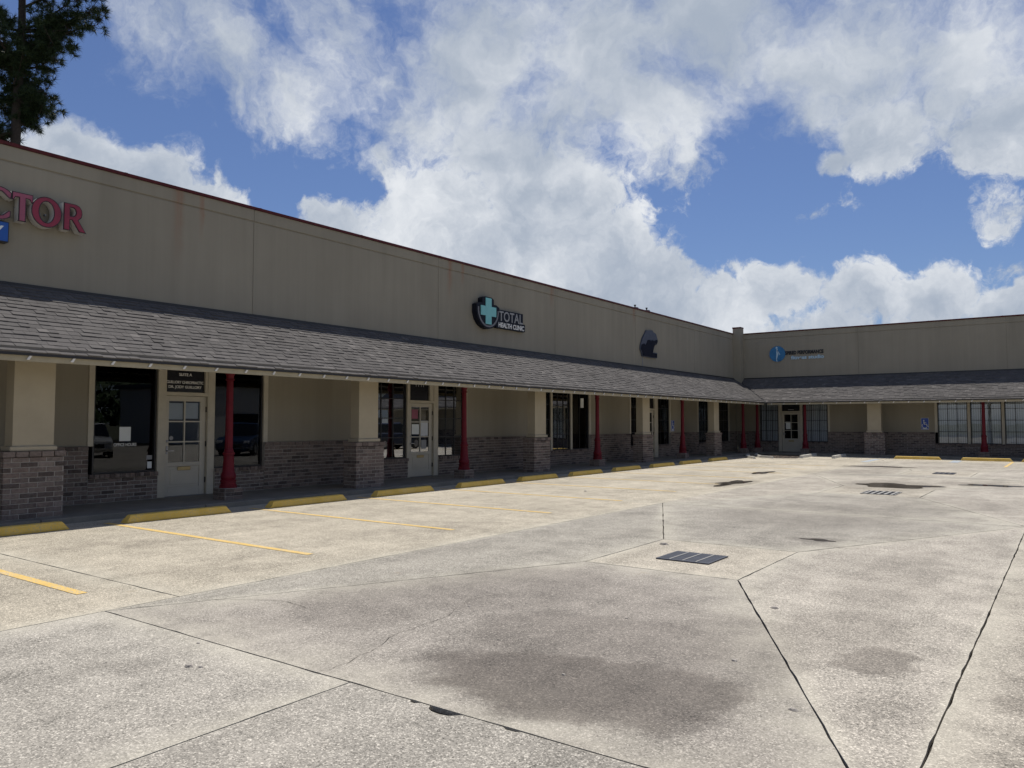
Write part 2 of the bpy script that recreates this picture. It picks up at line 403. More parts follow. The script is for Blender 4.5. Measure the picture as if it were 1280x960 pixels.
class MB:
    def __init__(s, T=None):
        s.v = []; s.f = []; s.T = T or (lambda a, b, c: (a, b, c))

    def pts(s, P):
        i = len(s.v); s.v += [s.T(*p) for p in P]; return i

    def box(s, a0, a1, b0, b1, c0, c1):
        i = s.pts([(a, b, c) for c in (c0, c1) for b in (b0, b1) for a in (a0, a1)])
        s.f += [(i, i + 2, i + 3, i + 1), (i + 4, i + 5, i + 7, i + 6), (i, i + 1, i + 5, i + 4), (i + 2, i + 6, i + 7, i + 3), (i, i + 4, i + 6, i + 2), (i + 1, i + 3, i + 7, i + 5)]
        return s

    def quad(s, *P):
        i = s.pts(P); s.f.append(tuple(range(i, i + len(P)))); return s

    def hexa(s, bot, top):
        n = len(bot); i = s.pts(list(bot) + list(top))
        s.f.append(tuple(range(i + n - 1, i - 1, -1))); s.f.append(tuple(range(i + n, i + 2 * n)))
        for k in range(n):
            j = (k + 1) % n; s.f.append((i + k, i + j, i + n + j, i + n + k))
        return s

    def prism(s, outline, axis, t0, t1):
        # outline of (p,q) points, pushed along a third axis: 0 -> (t,p,q), 1 -> (p,t,q), 2 -> (p,q,t)
        def mk(p, q, t): return [(t, p, q), (p, t, q), (p, q, t)][axis]
        return s.hexa([mk(p, q, t0) for p, q in outline], [mk(p, q, t1) for p, q in outline])

    def lathe(s, cx, cy, prof, n=20):
        i0 = len(s.v)
        for r, z in prof:
            s.pts([(cx + r * math.cos(2 * math.pi * k / n), cy + r * math.sin(2 * math.pi * k / n), z) for k in range(n)])
        for a in range(len(prof) - 1):
            for k in range(n):
                j = (k + 1) % n
                s.f.append((i0 + a * n + k, i0 + a * n + j, i0 + (a + 1) * n + j, i0 + (a + 1) * n + k))
        s.f.append(tuple(i0 + k for k in range(n))[::-1]); a = len(prof) - 1
        s.f.append(tuple(i0 + a * n + k for k in range(n)))
        return s

    def tube(s, pts, rads, n=7):
        i0 = len(s.v)
        for k, p in enumerate(pts):
            p = Vector(p); q = Vector(pts[min(k + 1, len(pts) - 1)]); o = Vector(pts[max(k - 1, 0)])
            d = (q - o).normalized(); u = d.orthogonal().normalized(); w = d.cross(u)
            s.pts([tuple(p + (u * math.cos(2 * math.pi * j / n) + w * math.sin(2 * math.pi * j / n)) * rads[k]) for j in range(n)])
        for k in range(len(pts) - 1):
            for j in range(n):
                b = (j + 1) % n
                s.f.append((i0 + k * n + j, i0 + k * n + b, i0 + (k + 1) * n + b, i0 + (k + 1) * n + j))
        s.f.append(tuple(i0 + j for j in range(n))[::-1]); s.f.append(tuple(i0 + (len(pts) - 1) * n + j for j in range(n)))
        return s

    def build(s, name, m, parent=None, smooth=False, recalc=True, kind=None, loc=None):
        """link as ONE mesh object; vertices are world positions, stored relative to the parent's base (or loc)"""
        if parent is not None: o0 = ORG[parent.name]
        else: o0 = Vector(loc) if loc is not None else Vector((0, 0, 0))
        me = bpy.data.meshes.new(name)
        me.from_pydata([tuple(Vector(v) - o0) for v in s.v], [], s.f)
        if recalc:
            b = bmesh.new(); b.from_mesh(me); bmesh.ops.recalc_face_normals(b, faces=b.faces); b.to_mesh(me); b.free()
        if smooth:
            for p in me.polygons: p.use_smooth = True
            try: me.set_sharp_from_angle(angle=R_(42))
            except Exception: pass
        me.materials.append(m)
        o = bpy.data.objects.new(name, me); col.objects.link(o)
        if parent is not None: o.parent = parent
        else: o.location = o0
        ORG[o.name] = o0
        if kind: o['kind'] = kind
        return o


def empty(name, loc):
    o = bpy.data.objects.new(name, None); col.objects.link(o); o.location = loc; ORG[o.name] = Vector(loc)
    o.empty_display_size = .3
    return o


def tag(o, label, cat, group=None):
    o['label'] = label; o['category'] = cat
    if group: o['group'] = group
    return o


def bevel(o, w, seg=1):
    md = o.modifiers.new("bevel", 'BEVEL'); md.width = w; md.segments = seg; md.limit_method = 'ANGLE'
    return o


def inst(name, me, parent, off, rot=(0, 0, 0), scale=None):
    """another object that shares a mesh, placed at a world position under its parent"""
    o = bpy.data.objects.new(name, me); col.objects.link(o); o.parent = parent
    o.location = Vector(off) - ORG[parent.name]; o.rotation_euler = rot
    if scale: o.scale = scale
    return o


def text(name, body, size, m, parent, T, s, t, z, depth=.006, width=None, align='LEFT', bold=0.0):
    cu = bpy.data.curves.new(name, 'FONT'); cu.body = body; cu.size = size; cu.align_x = align; cu.extrude = depth; cu.offset = bold
    o = bpy.data.objects.new(name, cu); col.objects.link(o)
    bpy.context.view_layer.update()
    me = bpy.data.meshes.new_from_object(o.evaluated_get(bpy.context.evaluated_depsgraph_get()))
    bpy.data.objects.remove(o); bpy.data.curves.remove(cu)
    xs = [v.co.x for v in me.vertices]; k = 1.0
    if width: k = width / (max(xs) - min(xs))
    x0 = min(xs) if align == 'LEFT' else (min(xs) + max(xs)) / 2
    o0 = ORG[parent.name]
    for v in me.vertices:
        v.co = Vector(T(s + (v.co.x - x0) * k, t + v.co.z, z + v.co.y)) - o0
    b = bmesh.new(); b.from_mesh(me); bmesh.ops.recalc_face_normals(b, faces=b.faces); b.to_mesh(me); b.free()
    me.materials.clear(); me.materials.append(m)
    o = bpy.data.objects.new(name, me); col.objects.link(o); o.parent = parent; ORG[o.name] = o0
    return o


# ------------------------------------------------------------------ ground
XW, YW = -15.4, 42.8
EX, EY, EZ = -13.0, 40.4, 2.74          # eave edge of the two canopies
RISE, RUN = 1.41, 2.4
SW = .10                                # sidewalk height
g = MB(); g.quad((-1500, -1500, -.16), (1500, -1500, -.16), (1500, 1500, -.16), (-1500, 1500, -.16))
m, t = mat("dry_grass_ground")
t.put(t.b.inputs['Base Color'], t.mix(t.noise(t.P, .3, 6, .6), (.06, .075, .03), (.13, .12, .07))); t.b.inputs['Roughness'].default_value = .95
go = g.build('ground', m); go['kind'] = 'structure'
g = MB(); g.box(-13.9, 46, -40, 41.0, -.15, -.03)
lot = g.build('parking_lot', M['bed']); lot['kind'] = 'structure'


def slab(poly, tint, jit=.005, edge=.42, seg=.16):
    """one concrete slab with slightly ragged edges; 'edge' runs 1 at the joint to 0 inside"""
    n = len(poly); P = [Vector((x, y)) for x, y in poly]
    if sum(P[i].x * P[(i + 1) % n].y - P[(i + 1) % n].x * P[i].y for i in range(n)) < 0: P.reverse()

    def shrink(d):
        out = []
        for i in range(n):
            a, b, c = P[i - 1], P[i], P[(i + 1) % n]
            e1 = (b - a).normalized(); e2 = (c - b).normalized()
            n1 = Vector((-e1.y, e1.x)); n2 = Vector((-e2.y, e2.x))
            k = n1 + n2; k = k / max(.35, k.dot(n1)); out.append(b + k * d)
        return out
    O = shrink(.006); I = shrink(edge)
    outer = []; inner = []
    for i in range(n):
        j = (i + 1) % n; L = (O[j] - O[i]).length; k = max(1, min(90, int(L / seg)))
        e = (O[j] - O[i]).normalized(); nn = Vector((-e.y, e.x))
        for q in range(k):
            f = q / k; p = O[i].lerp(O[j], f)
            if q: p = p + nn * (random.random() ** 3 * jit * 2.0)
            outer.append(p); inner.append(I[i].lerp(I[j], f))
    N = len(outer)
    vs = [(p.x, p.y, 0) for p in outer] + [(p.x, p.y, 0) for p in inner] + [(p.x, p.y, -.06) for p in outer]
    fs = [(i, (i + 1) % N, N + (i + 1) % N, N + i) for i in range(N)] + [(2 * N + i, 2 * N + (i + 1) % N, (i + 1) % N, i) for i in range(N)]
    fs.append(tuple(range(N, 2 * N)))
    me = bpy.data.meshes.new('concrete_slab'); me.from_pydata(vs, [], fs); me.materials.append(M['concrete'])
    a = me.attributes.new('edge', 'FLOAT', 'POINT')
    for i in range(3 * N): a.data[i].value = 0.0 if N <= i < 2 * N else 1.0
    o = bpy.data.objects.new('concrete_slab', me); col.objects.link(o); o.parent = lot; ORG[o.name] = Vector((0, 0, 0))
    o.color = (*tint, 1)
    return o


WARM = (.42, .382, .302); MIDG = (.305, .281, .244); COOL = (.355, .334, .288); PALE = (.385, .356, .302); FAR = (.375, .345, .288)


def jt(c):
    k = random.uniform(.97, 1.03); return (c[0] * k * 1.0, c[1] * k * .985, c[2] * k * .985)


XS, XA, XB = -13.42, -6.93, -.64
ys = [-18.5, -7.2, 4.13, 14.82, 26.2, 37.6, 40.75]
for i in range(6): slab([(XS, ys[i]), (XA, ys[i]), (XA, ys[i + 1]), (XS, ys[i + 1])], jt(WARM))
# drain valley: a pad round each grate with creases out to the panel corners
for (y0, y1, px0, px1, py0, py1) in ((3.43, 14.82, -4.76, -2.9, 8.02, 10.2), (14.82, 26.2, -4.95, -2.8, 19.2, 21.7), (26.2, 37.6, -4.6, -2.6, 27.6, 30.2)):
    slab([(px0, py0), (px1, py0), (px1, py1), (px0, py1)], jt((.40, .366, .298)), edge=.25)
    near = y0 < 10
    slab([(XA, y0), (px0, py0), (px0, py1), (XA, y1)], jt((.335, .315, .268) if near else FAR))
    slab([(XA, y0), (XB, y0), (px1, py0), (px0, py0)], jt(MIDG if near else (.325, .304, .258)), edge=.9)
    slab([(XB, y0), (XB, y1), (px1, py1), (px1, py0)], jt(PALE))
    slab([(XA, y1), (px0, py1), (px1, py1), (XB, y1)], jt((.315, .295, .252) if near else FAR), edge=.7)
slab([(XA, 37.6), (XB, 37.6), (XB, 40.75), (XA, 40.75)], jt(WARM))
slab([(XA, -7.2), (-3.775, -7.2), (-3.775, 3.43), (XA, 3.43)], jt(COOL))
# the slab under the camera has broken notches along its far joint
slab([(-3.775, -7.2), (XB, -7.2), (XB, 3.43), (-2.44, 3.43), (-2.46, 3.413), (-2.52, 3.41), (-2.55, 3.43), (-2.84, 3.43), (-2.90, 3.375), (-2.96, 3.362), (-3.02, 3.37), (-3.06, 3.39), (-3.085, 3.43), (-3.17, 3.43), (-3.19, 3.405), (-3.225, 3.41), (-3.24, 3.43), (-3.775, 3.43)], jt(COOL), edge=.02, seg=50)
for (x0, x1) in ((XB, 5.4), (5.4, 11.5), (11.5, 17.6), (17.6, 23.7)):
    for i in range(6): slab([(x0, ys[i]), (x1, ys[i]), (x1, ys[i + 1]), (x0, ys[i + 1])], jt(PALE if i < 2 else FAR))
for (x0, x1) in ((XA, XB),): slab([(x0, -18.5), (x1, -18.5), (x1, -7.2), (x0, -7.2)], jt(COOL))


def crack(pts, w):
    """a hairline crack: a thin dark sliver lying on the slab"""
    P = []
    for (a, b) in zip(pts[:-1], pts[1:]):
        a, b = Vector(a), Vector(b); k = max(2, int((b - a).length / .09))
        for q in range(k): P.append(a.lerp(b, q / k) + Vector((random.uniform(-.018, .018), random.uniform(-.018, .018))))
    P.append(Vector(pts[-1]))
    b = MB()
    for i in range(len(P) - 1):
        d = (P[i + 1] - P[i]).normalized(); nn = Vector((-d.y, d.x)) * w * random.uniform(.25, 1.0); n2 = Vector((-d.y, d.x)) * w * random.uniform(.25, 1.0)
        b.quad((*(P[i] - nn), .0045), (*(P[i + 1] - n2), .0045), (*(P[i + 1] + n2), .0045), (*(P[i] + nn), .0045))
    o = b.build('crack', M['bed'], lot)
    return o


crack([(-4.06, 3.5), (-4.15, 3.95), (-4.33, 4.4), (-4.36, 5.0), (-4.6, 5.65), (-4.5, 6.1)], .0025)
crack([(-6.6, 4.2), (-6.0, 4.6), (-5.6, 4.55)], .004)
crack([(-9.0, 9.6), (-8.2, 9.9), (-7.4, 10.6), (-6.95, 10.7)], .005)
crack([(-2.2, 8.9), (-1.5, 9.3), (-.7, 9.2)], .004)
crack([(-13.0, 10.2), (-11.6, 10.3), (-10.1, 10.5)], .004)

# painted stall lines
def line(x0, y0, x1, y1, w, m, name='painted_line', z=.0042):
    d = Vector((x1 - x0, y1 - y0)).normalized(); nn = Vector((-d.y, d.x)) * w / 2
    b = MB(); b.quad((x0 - nn.x, y0 - nn.y, z), (x1 - nn.x, y1 - nn.y, z), (x1 + nn.x, y1 + nn.y, z), (x0 + nn.x, y0 + nn.y, z))
    o = b.build(name, m, lot); return o


for k in range(-2, 11):
    y = 3.64 + 2.76 * k + (.0 if k < 8 else .1)
    line(-12.95, y, -7.8, y, .105, M['yellow'])
for x in (-2.1, .7, 3.5): line(x, 34.3, x, 39.0, .105, M['yellow'])
line(-7.25, 35.4, -7.3, 38.6, .3, M['blueline']); line(-4.1, 37.0, -4.12, 39.0, .35, M['blueline'])

# small pebble-like litter lying on the slabs
lb = MB()
for (x, y, r) in ((-4.9, 3.0, .04), (-4.82, 3.04, .025), (-5.35, 3.35, .02), (-4.45, 5.45, .02), (-2.2, 7.0, .04), (-1.95, 5.3, .03), (-2.75, 4.35, .02), (-3.1, 5.9, .02), (-4.55, 9.75, .07), (-9.6, 16.2, .05), (-1.35, 4.6, .03)):
    k = 7; ph = random.random() * 6
    lb.hexa([(x + r * random.uniform(.6, 1.2) * math.cos(ph + i * 6.283 / k), y + r * .7 * random.uniform(.6, 1.2) * math.sin(ph + i * 6.283 / k), .001) for i in range(k)],
            [(x + r * .55 * math.cos(ph + i * 6.283 / k), y + r * .45 * math.sin(ph + i * 6.283 / k), .001 + r * .35) for i in range(k)])
lo = lb.build('litter', M['mortar']); lo['kind'] = 'stuff'; lo['label'] = 'dry leaves and crumbs lying about the concrete lot'

# puddles
def puddle(cx, cy, rx, ry, label, seed):
    rr = random.Random(seed); n = 40; b = MB(); a = [rr.uniform(.1, .34) for _ in range(4)]; ph = [rr.uniform(0, 6.28) for _ in range(4)]
    P = []
    for i in range(n):
        th = 2 * math.pi * i / n; k = 1 + sum(a[q] * .6 * math.sin((q + 2) * th + ph[q]) for q in range(4)) + rr.uniform(-.06, .06)
        P.append((cx + rx * k * math.cos(th), cy + ry * k * math.sin(th), .0046))
    b.quad(*P)
    o = b.build('puddle', M['water'], loc=(cx, cy, 0)); tag(o, label, 'puddle', 'rain puddles on the lot')
    return o


puddle(-3.85, 22.45, .95, .75, 'largest dark rain puddle, just beyond the slotted storm drain', 3)
puddle(-7.65, 20.9, .33, .95, 'dark puddle on the parking lane nearest the stall lines, left of the slotted drain', 5)
puddle(-8.4, 25.7, .22, .75, 'small thin puddle farther up the lane behind the other left puddle', 6)
puddle(-1.7, 24.0, .75, .32, 'narrow puddle at the right edge of the lot, right of the largest one', 8)
puddle(-6.0, 31.9, 1.15, .30, 'long thin puddle along the far stalls below the brick pillar', 9)
puddle(-2.95, 11.42, .2, .09, 'small damp spot of water on the slab right of the near drain', 11)


# storm drains
def drain(x0, x1, y0, y1, label, nb, dark_slots):
    r = empty('storm_drain', ((x0 + x1) / 2, (y0 + y1) / 2, 0)); tag(r, label, 'storm drain', 'storm drains in the lot')
    MB().box(x0, x1, y0, y1, .001, .004).build('pit_shade_plate', M['black'], r)  # flat black plate on the slab paints the shade below the bars
    b = MB(); e = .022
    b.box(x0, x1, y0, y0 + e, .0041, .016).box(x0, x1, y1 - e, y1, .0041, .016).box(x0, x0 + e, y0 + e, y1 - e, .0041, .016).box(x1 - e, x1, y0 + e, y1 - e, .0041, .016)
    b.build('frame', M['grate_edge'] if dark_slots else M['grate'], r)
    if not dark_slots:
        for k in range(1, 4):
            x = x0 + (x1 - x0) * k / 4
            MB().box(x - .009, x + .009, y0 + e, y1 - e, .005, .019).build('divider', M['grate_edge'], r)
        me = None
        for q in range(4):
            a = x0 + (x1 - x0) * q / 4 + .012; c = x0 + (x1 - x0) * (q + 1) / 4 - .012
            bb = MB()
            n = 13
            for k in range(n):
                y = y0 + e + (y1 - y0 - 2 * e) * (k + .5) / n
                bb.box(a, c, y - .016, y + .016, .005, .015)
            bb.build('bar_panel', M['grate'], r)
    else:
        for k in range(nb):
            x = x0 + e + (x1 - x0 - 2 * e) * (k + .5) / nb
            MB().box(x - .03, x + .03, y0 + e, y1 - e, .005, .015).build('bar', M['grate_edge'], r)
    return r


drain(-4.15, -3.48, 8.67, 9.3, 'square dark storm drain with four grille panels in the near concrete pad', 0, False)
drain(-4.08, -3.33, 19.45, 20.35, 'slotted storm drain with pale bars set beside the largest puddle', 5, True)
drain(-3.75, -3.15, 28.4, 29.3, 'far storm drain seen as a thin dark slot near the right wing', 9, False)

# ------------------------------------------------------------------ sidewalk with kerb
KX = -13.42
def walk():
    root = MB(); root.box(-15.6, KX - .06, -20, 41.6, -.14, SW - .06)
    root.box(-15.6, 14, 40.86, 43, -.14, SW - .061)
    o = root.build('sidewalk', M['bed']); o['kind'] = 'structure'
    y = -6.0
    while y < 40.0:
        y1 = min(y + 2.9, 40.8)
        b = MB(); b.box(-15.55, KX, y + .006, y1 - .006, SW - .10 - .02, SW); s_ = b.build('concrete_slab', M['walk'], o); bevel(s_, .012, 2)
        y = y1
    x = KX + .0
    b = MB(); b.box(-15.55, KX, 40.806, 42.95, SW - .12, SW); bevel(b.build('concrete_slab', M['walk'], o), .012, 2)
    while x < 13:
        x1 = x + 2.9
        b = MB(); b.box(x + .006, x1 - .006, 40.8, 42.95, SW - .12, SW); bevel(b.build('concrete_slab', M['walk'], o), .012, 2)
        x = x1
    return o


walk()


# ------------------------------------------------------------------ wings
def TL(s, t_, z): return (XW + t_, s, z)
def TR(s, t_, z): return (s, YW - t_, z)


BRICKS = []      # (wall object, T, s0, s1, t0, t1, z0, z1)
BW, BH, BJ = .245, .068, .015


def brick_run(wall, T, s0, s1, z0, z1, tface, depth=.05, end_s=False):
    """courses of bricks on a face at t = tface (bricks run along s)"""
    rows = int(round((z1 - z0) / (BH + BJ))); h = (z1 - z0) / rows
    for r in range(rows):
        s = s0 - (0 if r % 2 == 0 else (BW + BJ) / 2)
        while s < s1 - .03:
            a = max(s, s0); b = min(s + BW, s1)
            if b - a > .03:
                j = random.uniform(-.003, .004)
                BRICKS.append((wall, T, a, b, tface - depth, tface + .008 + j, z0 + r * h + BJ / 2, z0 + (r + 1) * h - BJ / 2))
            s += BW + BJ


def brick_side(wall, T, t0, t1, z0, z1, sface, sgn):
    rows = int(round((z1 - z0) / (BH + BJ))); h = (z1 - z0) / rows
    for r in range(rows):
        t_ = t0 - (0 if r % 2 else (BW + BJ) / 2)
        while t_ < t1 - .03:
            a = max(t_, t0); b = min(t_ + BW, t1)
            if b - a > .03:
                j = random.uniform(-.003, .004)
                sa, sb = sorted((sface - sgn * .05, sface + sgn * (.008 + j)))
                BRICKS.append((wall, T, sa, sb, a, b, z0 + r * h + BJ / 2, z0 + (r + 1) * h - BJ / 2))
            t_ += BW + BJ


def brick_cap(wall, T, s0, s1, z0, z1, t0, t1, w=.2):
    n = max(1, int(round((s1 - s0) / w))); w = (s1 - s0) / n
    for k in range(n):
        j = random.uniform(-.003, .004)
        BRICKS.append((wall, T, s0 + k * w + .005, s0 + (k + 1) * w - .005, t0, t1 + j, z0 + .004, z1 + j * .5))


def flush_bricks(root):
    """nearest 300 bricks become objects of their own, the rest one joined part per wall"""
    def cen(b): return Vector(b[1]((b[2] + b[3]) / 2, b[5], (b[6] + b[7]) / 2))
    mine = [b for b in BRICKS]
    BRICKS.clear()
    def key(b):
        c = cen(b); d = c - CAM
        az = math.degrees(math.atan2(d.x, d.y))
        # in the photograph's field of view and on a face that looks at the viewer
        return d.length + (0 if -70.2 < az < -2 else 1000) + (0 if b[3] - b[2] > .06 else 300)
    mine.sort(key=key)
    cache = {}
    rest = {}
    for i, b in enumerate(mine):
        wall, T, a0, a1, t0, t1, z0, z1 = b
        p0 = Vector(T(a0, t0, z0)); p1 = Vector(T(a1, t1, z1)); c = (p0 + p1) / 2; e = (p1 - p0)
        e = Vector((abs(e.x), abs(e.y), abs(e.z)))
        if i < 300:
            k = (round(e.x, 2), round(e.y, 2), round(e.z, 2))
            if k not in cache:
                me = bpy.data.meshes.new('brick')
                bm = bmesh.new(); bmesh.ops.create_cube(bm, size=1.0)
                for v in bm.verts: v.co = Vector((v.co.x * k[0], v.co.y * k[1], v.co.z * k[2]))
                bmesh.ops.bevel(bm, geom=bm.edges[:], offset=.004, segments=1, affect='EDGES')
                bm.to_mesh(me); bm.free(); me.materials.append(M['brick']); cache[k] = me
            inst('brick', cache[k], wall, c, (random.uniform(-.006, .006), random.uniform(-.01, .01), random.uniform(-.006, .006)))
        else:
            rest.setdefault(wall.name, (wall, MB()))[1].box(c.x - e.x / 2, c.x + e.x / 2, c.y - e.y / 2, c.y + e.y / 2, c.z - e.z / 2, c.z + e.z / 2)
    for wall, mb in rest.values():
        mb.build('brick', M['brick'], wall, kind='stuff')


WT = .06         # wainscot face in front of the stucco
def wainscot(root, T, s0, s1, ztop, sill=False):
    if s1 - s0 < .03: return
    b = MB(T); b.box(s0, s1, -.2, WT, SW - .02, ztop - .004); w = b.build('brick_wall', M['mortar'], root)
    zc = ztop - .085
    brick_run(w, T, s0 + .004, s1 - .004, SW + .004, zc, WT)
    brick_cap(w, T, s0 + .002, s1 - .002, zc, ztop, -.05, WT + (.05 if sill else .022), .1 if sill else .21)
    return w


def stucco_back(root, T, s0, s1, z0=1.2, z1=3.0, t_=0.0):
    b = MB(T); b.box(s0, s1, -.2, t_, z0, z1); return b.build('stucco_wall', M['stucco'], root)


def frame_rect(b, s0, s1, z0, z1, w, t0, t1):
    b.box(s0, s0 + w, t0, t1, z0, z1).box(s1 - w, s1, t0, t1, z0, z1).box(s0 + w, s1 - w, t0, t1, z0, z0 + w).box(s0 + w, s1 - w, t0, t1, z1 - w, z1)


def window(root, T, s0, s1, z0, z1, nx, nz, glass):
    b = MB(T); frame_rect(b, s0, s1, z0, z1, .035, -.10, -.02)
    w = b.build('window', M['bronze'], root)
    if nx * nz == 1:
        MB(T).box(s0 + .03, s1 - .03, -.066, -.060, z0 + .03, z1 - .03).build('pane', glass, w)
    else:
        cw = (s1 - s0 - .07) / nx; ch = (z1 - z0 - .07) / nz
        for i in range(nx):
            for j in range(nz):
                a = s0 + .035 + i * cw; c = z0 + .035 + j * ch
                MB(T).box(a + .002, a + cw - .002, -.066, -.060, c + .002, c + ch - .002).build('pane', glass, w)
        b = MB(T)
        for i in range(1, nx):
            a = s0 + .035 + i * cw; b.box(a - .011, a + .011, -.09, -.04, z0 + .035, z1 - .035)
        for j in range(1, nz):
            c = z0 + .035 + j * ch; b.box(s0 + .035, s1 - .035, -.088, -.043, c - .011, c + .011)
        b.build('muntin', M['bronze'], w)
    return w


def mull(root, T, s0, s1, z0, z1=2.95, t1=.025):
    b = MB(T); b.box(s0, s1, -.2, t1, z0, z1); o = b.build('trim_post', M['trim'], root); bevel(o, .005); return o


def blinds(root, T, s0, s1, z0, z1, step=.09):
    n = int((s1 - s0) / step); b = MB(T)
    for k in range(n):
        a = s0 + (k + .5) * (s1 - s0) / n; d = random.uniform(.010, .02)
        b.hexa([(a - .042, -.22 - d, z0), (a + .042, -.22 + d, z0), (a + .042, -.222 + d, z0), (a - .042, -.222 - d, z0)],
               [(a - .042, -.22 - d, z1), (a + .042, -.22 + d, z1), (a + .042, -.222 + d, z1), (a - .042, -.222 - d, z1)])
    return b.build('vertical_blind', M['blind'], root)


def door(root, T, s0, s1, g0, g1, zg0, zg1, handle_left=True, ztop=2.23, glass=None):
    z0 = SW + .012
    b = MB(T); t0, t1 = -.085, -.04
    b.box(s0, g0, t0, t1, z0, ztop).box(g1, s1, t0, t1, z0, ztop).box(g0, g1, t0, t1, zg1, ztop).box(g0, g1, t0, t1, z0, z0 + .18).box(g0, g1, t0, t1, z0 + .62, zg0)
    b.box(g0, g1, t0 + .006, t1 - .016, z0 + .18, z0 + .62)
    b.box(g0 + .06, g1 - .06, t0 + .01, t1 - .006, z0 + .235, z0 + .565)
    d = b.build('door', M['doorp'], root); bevel(d, .004)
    cw = (g1 - g0) / 2; ch = (zg1 - zg0) / 3
    for i in range(2):
        for j in range(3):
            MB(T).box(g0 + i * cw + .002, g0 + (i + 1) * cw - .002, -.066, -.060, zg0 + j * ch + .002, zg0 + (j + 1) * ch - .002).build('pane', glass or M['glass_dark'], d)
    b = MB(T); b.box(g0 + cw - .014, g0 + cw + .014, -.08, -.042, zg0, zg1)
    for j in (1, 2): b.box(g0, g1, -.079, -.043, zg0 + j * ch - .014, zg0 + j * ch + .014)
    b.build('muntin', M['doorp'], d)
    sm = (g0 + g1) / 2
    b = MB(T); b.box(sm - .15, sm + .15, -.039, -.024, .645, .725); ms = b.build('mail_slot', M['brass'], d); bevel(ms, .006)
    hs = s0 + .055 if handle_left else s1 - .055
    b = MB(T); b.box(hs - .022, hs + .022, -.0395, -.03, 1.0, 1.17); b.box(hs - .012, hs + .012, -.03, .02, 1.055, 1.08); b.box(min(hs, hs + (.13 if handle_left else -.13)), max(hs, hs + (.13 if handle_left else -.13)), .005, .022, 1.058, 1.078)
    b.build('handle', M['steel'], d)
    b = MB(T); b.box(hs - .026, hs + .026, -.0395, -.018, 1.245, 1.297); o = b.build('deadbolt', M['steel'], d); bevel(o, .01, 2)
    hx = s1 + .003 if handle_left else s0 - .003
    for z in (.42, 1.2, 1.95):
        MB(T).box(hx - .012, hx + .012, -.04, -.012, z - .06, z + .06).build('hinge', M['bronze'], d)
    MB(T).box(s0, s1, -.16, -.02, SW + .001, SW + .0115).build('threshold', M['steel'], d)
    return d


def jambs(root, T, s0, s1, d0, d1, ztop=2.23):
    """cream casing round a door between s0 and s1 (the door leaf is d0..d1)"""
    for a, c in ((s0, d0 - .004), (d1 + .004, s1)):
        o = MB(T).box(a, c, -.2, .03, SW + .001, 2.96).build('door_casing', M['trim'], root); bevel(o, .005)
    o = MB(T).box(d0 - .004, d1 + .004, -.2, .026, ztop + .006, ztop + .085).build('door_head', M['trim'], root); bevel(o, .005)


def transom(root, T, s0, s1, lines, mm='letter'):
    z0, z1 = 2.32, 2.9
    b = MB(T); b.box(s0, s1, -.09, -.03, z0, z1); o = b.build('transom_panel', M['black'], root)
    sm = (s0 + s1) / 2
    for body, size, z, width in lines:
        text('lettering', body, size, M[mm], o, T, sm, -.028, z, .002, width, 'CENTER', .0012)
    return o


def pillar(root, T, sc_):
    tc = 1.65 - .215
    p = MB(T).box(sc_ - .452, sc_ + .452, tc - .207, tc + .207, SW - .02, 1.09).build('pillar', M['mortar'], root)
    brick_run(p, T, sc_ - .46, sc_ + .46, SW + .002, 1.1, tc + .207)
    for sg in (-1, 1): brick_side(p, T, tc - .215, tc + .157, SW + .002, 1.1, sc_ + sg * .452, sg)
    brick_cap(p, T, sc_ - .482, sc_ + .482, 1.1, 1.19, tc - .23, tc + .237, .2)
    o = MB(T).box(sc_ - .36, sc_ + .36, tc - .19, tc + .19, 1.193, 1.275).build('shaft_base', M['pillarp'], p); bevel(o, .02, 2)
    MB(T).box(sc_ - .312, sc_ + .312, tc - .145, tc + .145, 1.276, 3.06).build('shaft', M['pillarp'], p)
    return p


